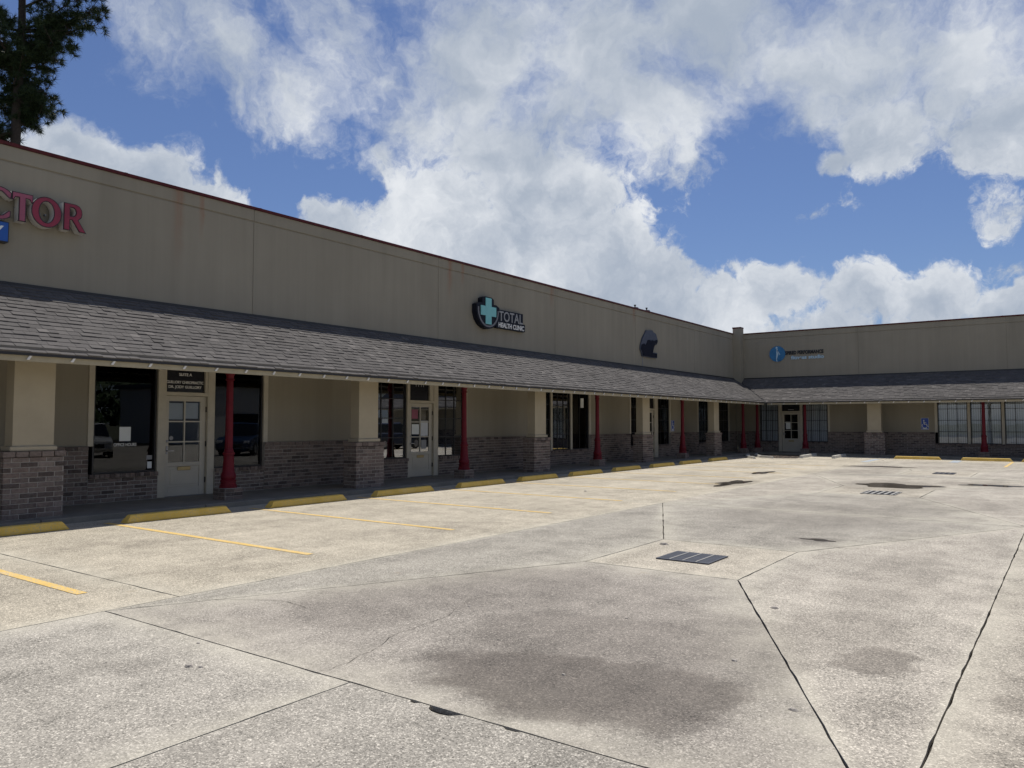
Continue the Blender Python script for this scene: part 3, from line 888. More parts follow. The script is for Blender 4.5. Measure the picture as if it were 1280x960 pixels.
def iron_column(root, T, s, t_=1.4):
    x, y, _ = T(s, t_, 0)
    b = MB(); b.box(x - .20, x + .20, y - .20, y + .20, SW - .01, .335)
    pl = b.build('column', M['mortar'], root)
    for dx_, dy_ in ((-1, 0), (1, 0), (0, -1), (0, 1)):
        for r in range(3):
            for k in range(2):
                z0 = SW + .004 + r * .078; c = -.2 + (k + .5) * .2 + (.0 if r % 2 else .0)
                if dx_: lo_, hi_ = (x + dx_ * .195, x + dx_ * .209); bb = (min(lo_, hi_), max(lo_, hi_), y + c - .094, y + c + .094)
                else: lo_, hi_ = (y + dy_ * .195, y + dy_ * .209); bb = (x + c - .094, x + c + .094, min(lo_, hi_), max(lo_, hi_))
                PL.setdefault(pl.name, (pl, MB()))[1].box(*bb, z0, z0 + .068)
    prof = [(.175, .336), (.175, .365), (.165, .372), (.165, .395), (.150, .405), (.150, .455), (.160, .465), (.160, .485), (.135, .50), (.150, .535), (.153, .57), (.148, .60), (.122, .66), (.112, .76), (.104, .90), (.100, 1.0)]
    MB().lathe(x, y, prof, 24).build('column_base', M['red'], pl, smooth=True)
    MB().lathe(x, y, [(.100, 1.001), (.118, 1.01), (.122, 1.03), (.118, 1.05), (.098, 1.06), (.092, 1.10), (.082, 1.13)], 24).build('collar', M['red'], pl, smooth=True)
    b = MB(); n = 24; rows = []
    i0 = len(b.v)
    for z, r in ((1.131, .078), (2.52, .066)):
        b.pts([(x + r * (1 if k % 2 else .93) * math.cos(2 * math.pi * k / n), y + r * (1 if k % 2 else .93) * math.sin(2 * math.pi * k / n), z) for k in range(n)])
    for k in range(n): b.f.append((k, (k + 1) % n, n + (k + 1) % n, n + k))
    b.build('shaft', M['red'], pl)
    MB().lathe(x, y, [(.068, 2.521), (.088, 2.53), (.088, 2.55), (.07, 2.56), (.075, 2.62), (.105, 2.68), (.115, 2.70), (.115, 2.74), (.09, 2.75), (.09, 3.05)], 24).build('capital', M['red'], pl, smooth=True)
    return pl


PL = {}
ZP, ZR = 6.66, 6.36


def upper_wall(root, T, s0, s1, joints):
    cuts = [s0] + [j for j in joints if s0 < j < s1] + [s1]
    MB(T).box(s0, s1, -.22, -.014, 3.0, ZP).build('wall_backing', M['stucco'], root)
    for a, c in zip(cuts[:-1], cuts[1:]):
        o = MB(T).box(a + .006, c - .006, -.013, .0, 3.06, ZR).build('stucco_panel', M['stucco'], root); bevel(o, .004)
        o = MB(T).box(a + .003, c - .003, -.013, .010, ZR + .028, ZP - .001).build('parapet_band', M['stucco'], root); bevel(o, .006)


# ---------------- left wing
LW = empty('storefront_building', (XW, 18.0, 0))
tag(LW, 'long tan stucco storefront wing with shingled canopy running along the left of the lot', 'building', 'wings of the shopping centre')
S0 = -5.0
upper_wall(LW, TL, S0, YW - .02, [-2.15, 4.35, 10.85, 17.35, 23.85, 30.35, 36.85])
b = MB(TL)
for a, c in [(S0 + 3.2 * k, S0 + 3.2 * (k + 1)) for k in range(15)]:
    c = min(c, YW - .45)
    if c > a: MB(TL).box(a + .001, c - .001, -.36, .045, ZP, ZP + .06).build('parapet_cap', M['cap'], LW)
    if c > a: MB(TL).box(a - .03, a + .03, -.364, .049, ZP + .004, ZP + .064).build('cap_seam', M['cap'], LW)
# roof and rooms behind
MB(TL).box(S0, YW - .3, -13, -.221, 5.9, 6.0).build('flat_roof', M['mem'], LW)
MB(TL).box(S0, YW - .3, -13.2, -13.0, -.1, 6.5).build('rear_wall', M['stucco'], LW)
MB(TL).box(S0 - .2, S0, -13, -.0, -.1, 6.65).build('end_wall', M['stucco'], LW)
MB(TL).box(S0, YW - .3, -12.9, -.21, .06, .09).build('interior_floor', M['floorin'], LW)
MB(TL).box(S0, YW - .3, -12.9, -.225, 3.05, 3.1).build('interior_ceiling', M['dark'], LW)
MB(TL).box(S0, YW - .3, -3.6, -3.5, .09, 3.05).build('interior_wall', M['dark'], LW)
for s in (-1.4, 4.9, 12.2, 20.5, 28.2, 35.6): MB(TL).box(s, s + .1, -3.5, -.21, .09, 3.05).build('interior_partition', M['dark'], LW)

GD, GM, GC = M['glass_dark'], M['glass_mirror'], M['glass_clear']
SILL = .655
# bays: kind, s0, s1 ...
wainscot(LW, TL, S0, 7.2, 1.2); stucco_back(LW, TL, S0, 7.2)
mull(LW, TL, 7.2, 7.31, 1.2)
wainscot(LW, TL, 7.204, 8.60, SILL, True); window(LW, TL, 7.312, 8.598, SILL, 2.93, 1, 1, GD)
jambs(LW, TL, 8.602, 9.91, 8.785, 9.735); door(LW, TL, 8.788, 9.732, 8.88, 9.60, .82, 2.12, glass=M['glass_door'])
transom(LW, TL, 8.79, 9.67, [("SUITE A", .085, 2.665, None), ("GUILLORY CHIROPRACTIC", .08, 2.50, .85), ("DR. JODY GUILLORY", .08, 2.40, .76)])
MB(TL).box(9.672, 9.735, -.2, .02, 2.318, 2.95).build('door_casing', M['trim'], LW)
wainscot(LW, TL, 9.914, 11.19, SILL, True); window(LW, TL, 9.914, 11.188, SILL, 2.93, 1, 1, GD)
mull(LW, TL, 11.192, 11.31, 1.2)
wainscot(LW, TL, 11.20, 14.45, 1.2); stucco_back(LW, TL, 11.312, 14.45)
mull(LW, TL, 14.452, 14.56, 1.2)
wainscot(LW, TL, 14.454, 16.02, SILL, True); window(LW, TL, 14.562, 16.018, SILL, 2.93, 3, 4, GM)
jambs(LW, TL, 16.022, 17.35, 16.14, 17.15); door(LW, TL, 16.143, 17.147, 16.26, 17.02, .82, 2.12, glass=GM)
tp = transom(LW, TL, 16.2, 16.98, [])
b = MB(TL)
for s in (16.44, 16.54, 16.66, 16.75): b.box(s - .012, s + .012, -.029, -.026, 2.715, 2.80)
b.build('lettering', M['letterdim'], tp)   # worn marks, not legible in the photograph
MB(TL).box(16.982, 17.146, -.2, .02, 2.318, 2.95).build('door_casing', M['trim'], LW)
wainscot(LW, TL, 17.354, 18.6, SILL, True); window(LW, TL, 17.354, 18.598, SILL, 2.93, 3, 4, GM)
mull(LW, TL, 18.602, 18.72, 1.2)
wainscot(LW, TL, 18.61, 22.3, 1.2); stucco_back(LW, TL, 18.722, 22.3)
mull(LW, TL, 22.302, 22.40, 1.2)
wainscot(LW, TL, 22.304, 26.28, SILL, True)
window(LW, TL, 22.402, 23.525, SILL, 2.93, 3, 4, GD); mull(LW, TL, 23.527, 23.64, SILL)
window(LW, TL, 23.642, 24.90, SILL, 2.93, 3, 4, GM); mull(LW, TL, 24.902, 25.02, SILL)
window(LW, TL, 25.022, 26.278, SILL, 2.93, 2, 1, GD); mull(LW, TL, 26.282, 26.42, 1.2)
wainscot(LW, TL, 26.29, 29.71, 1.2); stucco_back(LW, TL, 26.422, 29.71)
mull(LW, TL, 29.712, 29.83, 1.2)
wainscot(LW, TL, 29.714, 31.0, SILL, True); window(LW, TL, 29.832, 30.998, SILL, 2.93, 3, 4, GD)
jambs(LW, TL, 31.002, 32.48, 31.16, 32.12); door(LW, TL, 31.163, 32.117, 31.28, 32.0, .82, 2.12)
transom(LW, TL, 31.17, 32.11, [], 'letter')
wainscot(LW, TL, 32.484, 33.75, SILL, True); window(LW, TL, 32.484, 33.748, SILL, 2.93, 3, 4, GD); mull(LW, TL, 33.752, 33.88, 1.2)
wainscot(LW, TL, 33.76, 37.12, 1.2); stucco_back(LW, TL, 33.882, 37.12)
mull(LW, TL, 37.122, 37.24, 1.2)
wainscot(LW, TL, 37.124, 38.55, SILL, True); window(LW, TL, 37.242, 38.548, SILL, 2.93, 3, 4, GD); mull(LW, TL, 38.552, 38.68, SILL)
wainscot(LW, TL, 38.56, 41.5, SILL, True); stucco_back(LW, TL, 38.682, 39.6, SILL)
window(LW, TL, 39.602, 41.498, SILL, 2.93, 3, 4, GD); mull(LW, TL, 41.502, 41.62, 1.2)
wainscot(LW, TL, 41.51, YW - .13, 1.2); stucco_back(LW, TL, 41.622, YW - .13)
for s in (-1.9, 5.61, 13.06, 20.53, 28.12, 35.65): pillar(LW, TL, s)
for s in (1.8, 9.36, 16.91, 24.5, 32.07, 39.85): iron_column(LW, TL, s)
for pl, mb in PL.values(): mb.build('brick', M['brick'], pl, kind='stuff')
PL.clear()
flush_bricks(LW)

# ---------------- right wing
RW = empty('storefront_building', (-2.0, YW, 0))
tag(RW, 'shorter tan stucco wing closing the far end of the lot, pale blinds in its windows', 'building', 'wings of the shopping centre')
XE = 12.0
upper_wall(RW, TR, XW + .002, XE, [-8.9, -2.4, 4.1, 10.6])
for k in range(9):
    a = -14.93 + 3.1 * k; c = min(a + 3.1, XE)
    if c > a:
        MB(TR).box(a + .001, c - .001, -.36, .045, ZP, ZP + .06).build('parapet_cap', M['cap'], RW)
        if k: MB(TR).box(a - .03, a + .03, -.364, .049, ZP + .004, ZP + .064).build('cap_seam', M['cap'], RW)
MB(TR).box(-28, XE, -12, -.221, 5.9, 6.0).build('flat_roof', M['mem'], RW)
MB(TR).box(-28, XE, -12.2, -12.0, -.1, 6.5).build('rear_wall', M['stucco'], RW)
MB(TR).box(XE, XE + .2, -12, 0, -.1, 6.65).build('end_wall', M['stucco'], RW)
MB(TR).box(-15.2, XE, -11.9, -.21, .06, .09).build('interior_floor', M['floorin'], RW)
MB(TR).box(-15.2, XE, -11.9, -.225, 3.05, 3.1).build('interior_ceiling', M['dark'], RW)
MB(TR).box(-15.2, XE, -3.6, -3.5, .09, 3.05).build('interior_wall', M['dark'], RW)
# corner pilaster
b = MB(); b.box(XW + .003, XW + .46, YW - .46, YW - .003, 3.3, 6.98); b.build('corner_pilaster', M['stucco'], RW)
MB().box(XW - .02, XW + .467, YW - .467, YW + .02, 6.981, 7.06).build('pilaster_cap', M['cap'], RW)
wainscot(RW, TR, XW + .07, -14.1, 1.2); stucco_back(RW, TR, XW + .002, -14.1)
wainscot(RW, TR, -14.096, -13.06, SILL, True); window(RW, TR, -14.096, -13.062, SILL, 2.93, 3, 4, GC); blinds(RW, TR, -14.05, -13.1, SILL + .03, 2.9)
jambs(RW, TR, -13.058, -11.78, -12.87, -11.92); door(RW, TR, -12.867, -11.923, -12.76, -12.05, .82, 2.12)
tp = transom(RW, TR, -12.86, -11.93, [])
MB(TR).box(-12.55, -12.24, -.029, -.026, 2.37, 2.41).build('lettering', M['letterdim'], tp)
wainscot(RW, TR, -11.776, -10.48, SILL, True); window(RW, TR, -11.776, -10.482, SILL, 2.93, 3, 4, GC); blinds(RW, TR, -11.74, -10.5, SILL + .03, 2.9)
mull(RW, TR, -10.478, -10.38, 1.2)
wainscot(RW, TR, -10.47, -5.48, 1.2); stucco_back(RW, TR, -10.378, -5.48)
mull(RW, TR, -5.478, -5.36, 1.2)
x = -5.356
wainscot(RW, TR, -5.47, 2.2, SILL, True)
for k in range(6):
    x1 = x + 1.27
    window(RW, TR, x, x1, SILL, 2.93, 3, 4, GC); blinds(RW, TR, x + .04, x1 - .04, SILL + .03, 2.9)
    mull(RW, TR, x1 + .002, x1 + .118, SILL); x = x1 + .12
stucco_back(RW, TR, x + .001, XE); wainscot(RW, TR, 2.21, XE, 1.2); stucco_back(RW, TR, 2.0, x, 2.9)
for s in (-7.92, -.4, 7.1): pillar(RW, TR, s)
for s in (-13.72, -11.23, -3.3, 3.6): iron_column(RW, TR, s, 1.55)
for pl, mb in PL.values(): mb.build('brick', M['brick'], pl, kind='stuff')
flush_bricks(RW)


# ---------------- canopies
SL = math.sqrt(RUN * RUN + RISE * RISE)


def canopy(root, T, s_lo, s_hi, valley_hi, inview):
    """T maps (s, t, z). valley_hi: the valley closes the high-s end, else the low-s end"""
    te = XW and (EX - XW)     # eave distance from the wall = 2.4
    def P(s, d, lift=0.0):    # d: distance up the slope from the eave
        f = d / SL
        return (s, RUN * (1 - f) + lift * RISE / SL, EZ + RISE * f + lift * RUN / SL)
    def lim(d):
        f = d / SL * RUN
        return f
    e = 40.4 if valley_hi else -13.0
    deck = MB(T)
    if valley_hi: A, B = [(s_lo, 0), (e, 0), (e + RUN, SL), (s_lo, SL)], None
    else: A = [(e, 0), (s_hi, 0), (s_hi, SL), (e - RUN, SL)]
    deck.hexa([P(s, d, -.05) for s, d in A], [P(s, d, -.006) for s, d in A])
    dk = deck.build('canopy_roof', M['deck'], root)
    rows = 18; ex = SL / rows
    tabs = []
    for r in range(rows):
        d0 = r * ex; d1 = min(d0 + ex * 1.25, SL)
        s = s_lo - random.uniform(0, .3)
        while s < s_hi + 3:
            w = random.choice((.14, .17, .20, .23))
            a, c = s, s + w - .004
            if valley_hi: ok = c < 40.4 + lim(d0) + .02; a = max(a, s_lo); c2 = min(c, 40.4 + lim(d0)); ok = c2 - a > .04
            else: a = max(a, -13.0 - lim(d0)); c2 = min(c, s_hi); ok = c2 - a > .04
            if ok and a < c2: tabs.append((a, c2, d0, d1, random.choice((.007, .011, .016, .021))))
            s += w
    def mid(tb): return Vector(T(*P((tb[0] + tb[1]) / 2, tb[2])))
    def key(tb):
        d = mid(tb) - CAM; az = math.degrees(math.atan2(d.x, d.y))
        return d.length + (0 if -69.9 < az < -2 else 1000)
    tabs.sort(key=key)
    rest = MB(T)
    def wedge(mb, a, c, d0, d1, h):
        lo0, hi0 = h, .003
        mb.hexa([P(a, d0, -.004), P(c, d0, -.004), P(c, d1, -.004), P(a, d1, -.004)], [P(a, d0, lo0 + .004), P(c, d0, lo0 + .004), P(c, d1, hi0), P(a, d1, hi0)])
    for i, tb in enumerate(tabs):
        if i < 300:
            mb = MB(T); wedge(mb, *tb)
            p0 = Vector(T(*P(tb[0], tb[2])))
            mb.build('shingle', M['shingle'], dk)
        else: wedge(rest, *tb)
    rest.build('shingle', M['shingle'], dk, kind='stuff')
    # flashing strip where the roof meets the wall
    f = MB(T); a0, a1 = (s_lo, YW - .47) if valley_hi else (-14.93, s_hi)
    f.box(a0, a1, .001, .05, EZ + RISE - .02, EZ + RISE + .035); f.build('flashing', M['bronze'], root)
    # eave: dark drip edge, tan fascia and white hanger straps
    a0, a1 = (s_lo, 40.36) if valley_hi else (-12.96, s_hi)
    MB(T).box(a0, a1, RUN - .035, RUN - .002, EZ - .045, EZ - .002).build('drip_edge', M['bronze'], root)
    o = MB(T).box(a0, a1 + (-.06 if valley_hi else 0), RUN - .075, RUN - .036, EZ - .135, EZ - .03).build('fascia', M['fascia'], root)
    n = int((a1 - a0) / .645)
    me = None
    for k in range(n):
        s = 5.18 + .645 * k - 16 * .645 if valley_hi else a0 + .3 + .645 * k
        if s < a0 or s > a1 - .1: continue
        mb = MB(T); mb.hexa([(s - .03, RUN - .0359, EZ - .11), (s + .01, RUN - .0359, EZ - .11), (s + .01, RUN - .012, EZ - .11), (s - .03, RUN - .012, EZ - .11)],
                            [(s + .01, RUN - .0359, EZ - .046), (s + .05, RUN - .0359, EZ - .046), (s + .05, RUN - .012, EZ - .046), (s + .01, RUN - .012, EZ - .046)])
        mb.build('hanger_strap', M['white'], root)
    a1b = a1 - .08
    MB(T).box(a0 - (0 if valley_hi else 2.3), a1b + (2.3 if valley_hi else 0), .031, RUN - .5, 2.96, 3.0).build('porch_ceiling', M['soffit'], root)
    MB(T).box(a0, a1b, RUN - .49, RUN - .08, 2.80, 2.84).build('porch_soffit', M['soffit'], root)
    return dk


canopy(LW, TL, S0, 43.0, True, None)


# the right canopy starts at the valley, so its low end runs back to the corner
def _right():
    T = TR
    def P(s, d, lift=0.0):
        f = d / SL
        return (s, RUN * (1 - f) + lift * RISE / SL, EZ + RISE * f + lift * RUN / SL)
    return P


def canopy2():
    P = _right(); T = TR
    A = [(-13.0, 0), (XE, 0), (XE, SL), (-15.4, SL)]
    dk = MB(T).hexa([P(s, d, -.05) for s, d in A], [P(s, d, -.006) for s, d in A]).build('canopy_roof', M['deck'], RW)
    rows = 18; ex = SL / rows; tabs = []
    for r in range(rows):
        d0 = r * ex; d1 = min(d0 + ex * 1.25, SL); lo_ = -13.0 - d0 / SL * RUN
        s = lo_ - random.uniform(0, .2)
        while s < XE:
            w = random.choice((.14, .17, .20, .23)); a = max(s, lo_); c = min(s + w - .004, XE)
            if c - a > .04: tabs.append((a, c, d0, d1, random.choice((.007, .011, .016, .021))))
            s += w
    rest = MB(T)
    for a, c, d0, d1, h in tabs:
        rest.hexa([P(a, d0, -.004), P(c, d0, -.004), P(c, d1, -.004), P(a, d1, -.004)], [P(a, d0, h + .004), P(c, d0, h + .004), P(c, d1, .003), P(a, d1, .003)])
    rest.build('shingle', M['shingle'], dk, kind='stuff')
    MB(T).box(-14.93, XE, .001, .05, EZ + RISE - .02, EZ + RISE + .035).build('flashing', M['bronze'], RW)
    MB(T).box(-12.96, XE, RUN - .035, RUN - .002, EZ - .045, EZ - .002).build('drip_edge', M['bronze'], RW)
    MB(T).box(-12.9, XE, RUN - .075, RUN - .036, EZ - .135, EZ - .03).build('fascia', M['fascia'], RW)
    s = -12.7
    while s < 6:
        MB(T).hexa([(s - .03, RUN - .0359, EZ - .11), (s + .01, RUN - .0359, EZ - .11), (s + .01, RUN - .012, EZ - .11), (s - .03, RUN - .012, EZ - .11)],
                   [(s + .01, RUN - .0359, EZ - .046), (s + .05, RUN - .0359, EZ - .046), (s + .05, RUN - .012, EZ - .046), (s + .01, RUN - .012, EZ - .046)]).build('hanger_strap', M['white'], RW)
        s += .645
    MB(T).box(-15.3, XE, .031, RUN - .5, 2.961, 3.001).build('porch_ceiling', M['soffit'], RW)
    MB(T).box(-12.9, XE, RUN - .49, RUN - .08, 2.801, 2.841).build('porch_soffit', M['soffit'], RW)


canopy2()

# ---------------- window graphics (own things: paper, lettering, stickers)
o = MB(TL).box(7.85, 8.08, -.059, -.057, 1.29, 1.575).build('notice', M['paper'], loc=(XW, 7.9, 1.3)); tag(o, 'white paper notice taped inside the window left of the first door', 'notice')
r = empty('window_lettering', (XW, 7.95, 1.2)); tag(r, 'white OFFICE HOURS lettering under the paper notice on the dark window', 'lettering')
text('lettering', "OFFICE HOURS", .085, M['letter'], r, TL, 7.74, -.056, 1.19, .0012, .46, bold=.0015)
b = MB(TL)
o = MB(TL).box(8.44, 8.535, -.059, -.057, .72, .86).build('window_sticker', M['paper'], loc=(XW, 8.49, .7)); tag(o, 'lower white sticker in the corner of the window beside the first door', 'sticker', 'stickers on the first storefront')
o = MB(TL).box(8.42, 8.54, -.059, -.057, .90, .99).build('window_sticker', M['letterdim'], loc=(XW, 8.48, .9)); tag(o, 'grey sticker just above the white one by the first door', 'sticker', 'stickers on the first storefront')
o = MB(TL).box(8.90, 9.225, -.10, -.098, 1.73, 2.08).box(9.255, 9.58, -.10, -.098, 1.75, 2.09).build('door_blind', M['blind'], loc=(XW, 9.24, 1.75)); tag(o, 'pale raised blind behind the top panes of the first door', 'blind')
MBs = MB(TL).prism([(8.95 + .045 * math.cos(k * .5236), 1.335 + .045 * math.sin(k * .5236)) for k in range(12)], 1, -.0585, -.0572)
o = MBs.build('round_sticker', M['letterdim'], loc=(XW, 8.95, 1.33)); tag(o, 'small round grey sticker on the glass of the first door', 'sticker')
for i, (s0, s1, z0, z1, mm, nm, lb_) in enumerate(((16.30, 16.60, 1.33, 1.62, 'paper', 'poster', 'white flyer in the middle left pane of the second door'), (16.68, 16.98, 1.28, 1.72, 'blind', 'poster', 'pale poster in the middle right pane of the second door'), (16.29, 16.55, 1.78, 2.05, 'signpink', 'poster', 'faded pink flyer in the top left pane of the second door'), (16.70, 16.92, .90, 1.16, 'letterdim', 'poster', 'small grey flyer in the bottom right pane of the second door'))):
    o = MB(TL).box(s0, s1, -.059, -.057, z0, z1).build(nm, M[mm], loc=(XW, s0, z0)); tag(o, lb_, 'flyer', 'flyers on the second door')
o = MB(TR).box(-12.68, -12.44, -.059, -.057, 1.33, 1.72).build('notice', M['paper'], loc=(-12.56, YW, 1.3)); tag(o, 'white notice taped to the glass door of the far wing', 'notice')
o = MB(TL).box(25.75, 25.98, -.059, -.057, 2.25, 2.62).build('notice', M['paper'], loc=(XW, 25.8, 2.2)); tag(o, 'white notice high in the dark window before the third red column', 'notice')


# ---------------- accessible parking signs
def wheelchair(T, root, s, z, k):
    """the figure in a wheelchair, white, facing right"""
    b = MB(T); t0, t1 = .022, .025
    def bar(p, q, w):
        d = Vector((q[0] - p[0], q[1] - p[1])).normalized(); n = Vector((-d.y, d.x)) * w / 2
        b.prism([(s + k * (p[0] - n.x), z + k * (p[1] - n.y)), (s + k * (q[0] - n.x), z + k * (q[1] - n.y)), (s + k * (q[0] + n.x), z + k * (q[1] + n.y)), (s + k * (p[0] + n.x), z + k * (p[1] + n.y))], 1, t0, t1)
    b.prism([(s + k * (-.12 + .085 * math.cos(i * .6283)), z + k * (.74 + .085 * math.sin(i * .6283))) for i in range(10)], 1, t0, t1)
    bar((-.12, .62), (-.08, .22), .12); bar((-.1, .46), (.17, .46), .07); bar((-.1, .23), (.22, .23), .1); bar((.2, .25), (.33, -.12), .1); bar((.3, -.1), (.45, -.05), .08)
    pr = None
    for i in range(15):
        th = R_(140 + i * 15.5); q = (-.02 + .32 * math.cos(th), .02 + .32 * math.sin(th))
        if pr: bar(pr, q, .075)
        pr = q
    return b.build('symbol', M['paper'], root)


def asign(T, s, z0, z1, w, label):
    r = empty('accessible_sign', T(s, .01, z0)); tag(r, label, 'sign', 'accessible parking signs')
    MB(T).box(s - w / 2, s + w / 2, .001, .016, z0, z1).build('border', M['paper'], r)
    e = .012
    MB(T).box(s - w / 2 + e, s + w / 2 - e, .0165, .021, z0 + e, z1 - e).build('panel', M['hblue'], r)
    wheelchair(T, r, s, z0 + .19, .36)
    MB(T).box(s - w * .32, s + w * .32, .022, .0245, z0 + .035, z0 + .075).build('lettering_bar', M['paper'], r)
    return r


asign(TR, -5.91, 1.33, 1.91, .34, 'blue accessible parking sign on the far wing beside its windows')
asign(TL, 34.1, 1.27, 1.79, .34, 'blue accessible parking sign on the left wing, behind a red column')

# ---------------- big facade signs
def letter_solid(root, name, outline, holes, t0, t1, face_m, ret_m):
    """channel letter: pale return, dark trim edge and coloured face; outline in (s,z), clockwise holes"""
    def cap(pts_list, t_, m, nm, shrink=0.0):
        bm = bmesh.new(); vs = []
        for L in pts_list:
            ring = [bm.verts.new(Vector(TL(p[0], t_, p[1])) - ORG[root.name]) for p in L]
            for i in range(len(ring)): bm.edges.new((ring[i], ring[(i + 1) % len(ring)]))
        bmesh.ops.triangle_fill(bm, use_beauty=True, edges=bm.edges[:])
        bmesh.ops.solidify(bm, geom=bm.faces[:], thickness=.008)
        bmesh.ops.recalc_face_normals(bm, faces=bm.faces[:])
        me = bpy.data.meshes.new(nm); bm.to_mesh(me); bm.free(); me.materials.append(m)
        o = bpy.data.objects.new(nm, me); col.objects.link(o); o.parent = root; ORG[o.name] = ORG[root.name]
        return o
    def inset(L, d):
        n = len(L); out = []
        for i in range(n):
            a, b_, c = Vector(L[i - 1]), Vector(L[i]), Vector(L[(i + 1) % n])
            e1 = (b_ - a).normalized(); e2 = (c - b_).normalized(); n1 = Vector((-e1.y, e1.x)); n2 = Vector((-e2.y, e2.x)); k = n1 + n2
            k = k / max(.4, k.dot(n1)); out.append(tuple(b_ + k * d))
        return out
    def area(L): return sum(L[i][0] * L[(i + 1) % len(L)][1] - L[(i + 1) % len(L)][0] * L[i][1] for i in range(len(L)))
    if area(outline) < 0: outline = outline[::-1]
    holes = [h if area(h) < 0 else h[::-1] for h in holes]
    b = MB(TL)
    for L in [outline] + holes:
        n = len(L)
        i = b.pts([(p[0], t0, p[1]) for p in L] + [(p[0], t1, p[1]) for p in L])
        for k in range(n): b.f.append((i + k, i + (k + 1) % n, i + n + (k + 1) % n, i + n + k))
    b.build('letter_return', ret_m, root)
    cap([outline] + holes, t1 + .001, M['signdark'], 'letter_edge')
    cap([inset(outline, .016)] + [inset(h, .016) for h in holes], t1 + .011, face_m, 'letter_face')


def ell(cx, cz, rx, rz, n=28): return [(cx + rx * math.cos(2 * math.pi * i / n), cz + rz * math.sin(2 * math.pi * i / n)) for i in range(n)]


CT = (.055, .235)
def channel(nm, label, outline, holes, face):
    cx = sum(p[0] for p in outline) / len(outline); cz = min(p[1] for p in outline)
    r = empty('channel_letter', TL(cx, CT[0], cz)); tag(r, label, 'sign letter', 'red channel letters at the left edge')
    letter_solid(r, nm, outline, holes, CT[0], CT[1], face, M['signret'])
    # two pegs fix the letter to the wall
    for s in (-.05, .05): MB(TL).box(cx + s - .012, cx + s + .012, .001, CT[0] + .02, (cz + .26), (cz + .285)).build('fixing_peg', M['steel'], r)


zb, zt = 5.27, 5.79
# C: an open ring with serifs
O_ = [(5.46 + .30 * math.cos(R_(a)), 5.53 + .30 * math.sin(R_(a))) for a in range(48, 313, 12)]
I_ = [(5.475 + .175 * math.cos(R_(a)), 5.53 + .215 * math.sin(R_(a))) for a in range(304, 55, -12)]
channel('letter', 'red channel letter C cut by the photo edge at far left of the parapet sign', O_ + [(5.665, 5.345), (5.665, 5.42), (5.63, 5.42)] + I_[1:-1] + [(5.63, 5.64), (5.665, 5.64), (5.675, 5.74)], [], M['signpink'])
channel('letter', 'faded pink channel letter T between the C and the O of the parapet sign',
        [(5.675, zt), (5.675, zt - .155), (5.705, zt - .155), (5.735, zt - .10), (5.79, zt - .095), (5.79, zb + .02), (5.775, zb), (5.925, zb), (5.91, zb + .02), (5.91, zt - .095), (5.965, zt - .10), (5.995, zt - .155), (6.025, zt - .155), (6.025, zt)], [], M['signpink'])
channel('letter', 'round red channel letter O of the parapet sign', ell(6.255, 5.53, .262, .285), [ell(6.255, 5.53, .125, .195)], M['signred'])
channel('letter', 'red channel letter R at the right end of the parapet sign',
        [(6.545, zt), (6.545, zb), (6.665, zb), (6.665, 5.47), (6.70, 5.47), (6.83, zb), (6.965, zb - .005), (6.815, 5.495), (6.87, 5.55), (6.885, 5.62), (6.875, 5.70), (6.83, 5.765), (6.76, zt)],
        [[(6.665, 5.555), (6.665, 5.71), (6.72, 5.71), (6.755, 5.68), (6.765, 5.63), (6.755, 5.585), (6.72, 5.555)]], M['signred'])
r = empty('blue_sign_box', TL(4.9, .06, 4.86)); tag(r, 'blue box sign with a white letter under the red channel letters', 'sign')
MB(TL).box(4.0, 5.665, .005, .19, 4.86, 5.225).build('cabinet', M['bronze'], r)
MB(TL).box(4.015, 5.65, .1905, .196, 4.875, 5.21).build('face', M['signblue'], r)
b = MB(TL); b.prism([(5.36, 5.14), (5.41, 5.14), (5.47, 5.05), (5.53, 5.14), (5.58, 5.14), (5.49, 5.02), (5.49, 4.93), (5.45, 4.93), (5.45, 5.02)], 1, .197, .201); b.build('lettering', M['paper'], r)

# Total Health Clinic
r = empty('clinic_sign', TL(20.3, .05, 4.7)); tag(r, 'black TOTAL HEALTH CLINIC sign with teal cross shield on the left wing', 'sign')
cx = 19.56
sh = [(cx - .60, 5.45), (cx - .44, 5.52), (cx - .30, 5.52), (cx - .30, 5.68), (cx - .18, 5.74), (cx + .18, 5.74), (cx + .30, 5.68), (cx + .30, 5.52), (cx + .44, 5.52), (cx + .60, 5.45), (cx + .60, 5.2), (cx + .53, 5.0), (cx + .38, 4.83), (cx + .18, 4.73), (cx, 4.70), (cx - .18, 4.73), (cx - .38, 4.83), (cx - .53, 5.0), (cx - .60, 5.2)]
MB(TL).prism(sh, 1, .01, .20).build('shield', M['navy'], r)
rim = MB(TL)
arc = [(cx + .52 * math.cos(R_(a)), 5.30 + .52 * math.sin(R_(a))) for a in range(172, 369, 12)]
for p, q in zip(arc[:-1], arc[1:]):
    d = (Vector(q) - Vector(p)).normalized(); n = Vector((-d.y, d.x)) * .028
    rim.prism([tuple(Vector(p) - n), tuple(Vector(q) - n), tuple(Vector(q) + n), tuple(Vector(p) + n)], 1, .2005, .215)
rim.build('rim', M['greyrim'], r)
cr = [(-.15, .43), (.15, .43), (.15, .16), (.40, .16), (.40, -.15), (.15, -.15), (.15, -.42), (-.15, -.42), (-.15, -.15), (-.40, -.15), (-.40, .16), (-.15, .16)]
MB(TL).prism([(cx + p, 5.27 + q) for p, q in cr], 1, .201, .225).build('cross', M['teal'], r)
MB(TL).prism([(20.10, 4.80), (20.10, 5.42), (21.62, 5.42), (21.62, 5.06), (21.74, 5.06), (21.74, 4.80)], 1, .01, .12).build('backing', M['navy'], r)
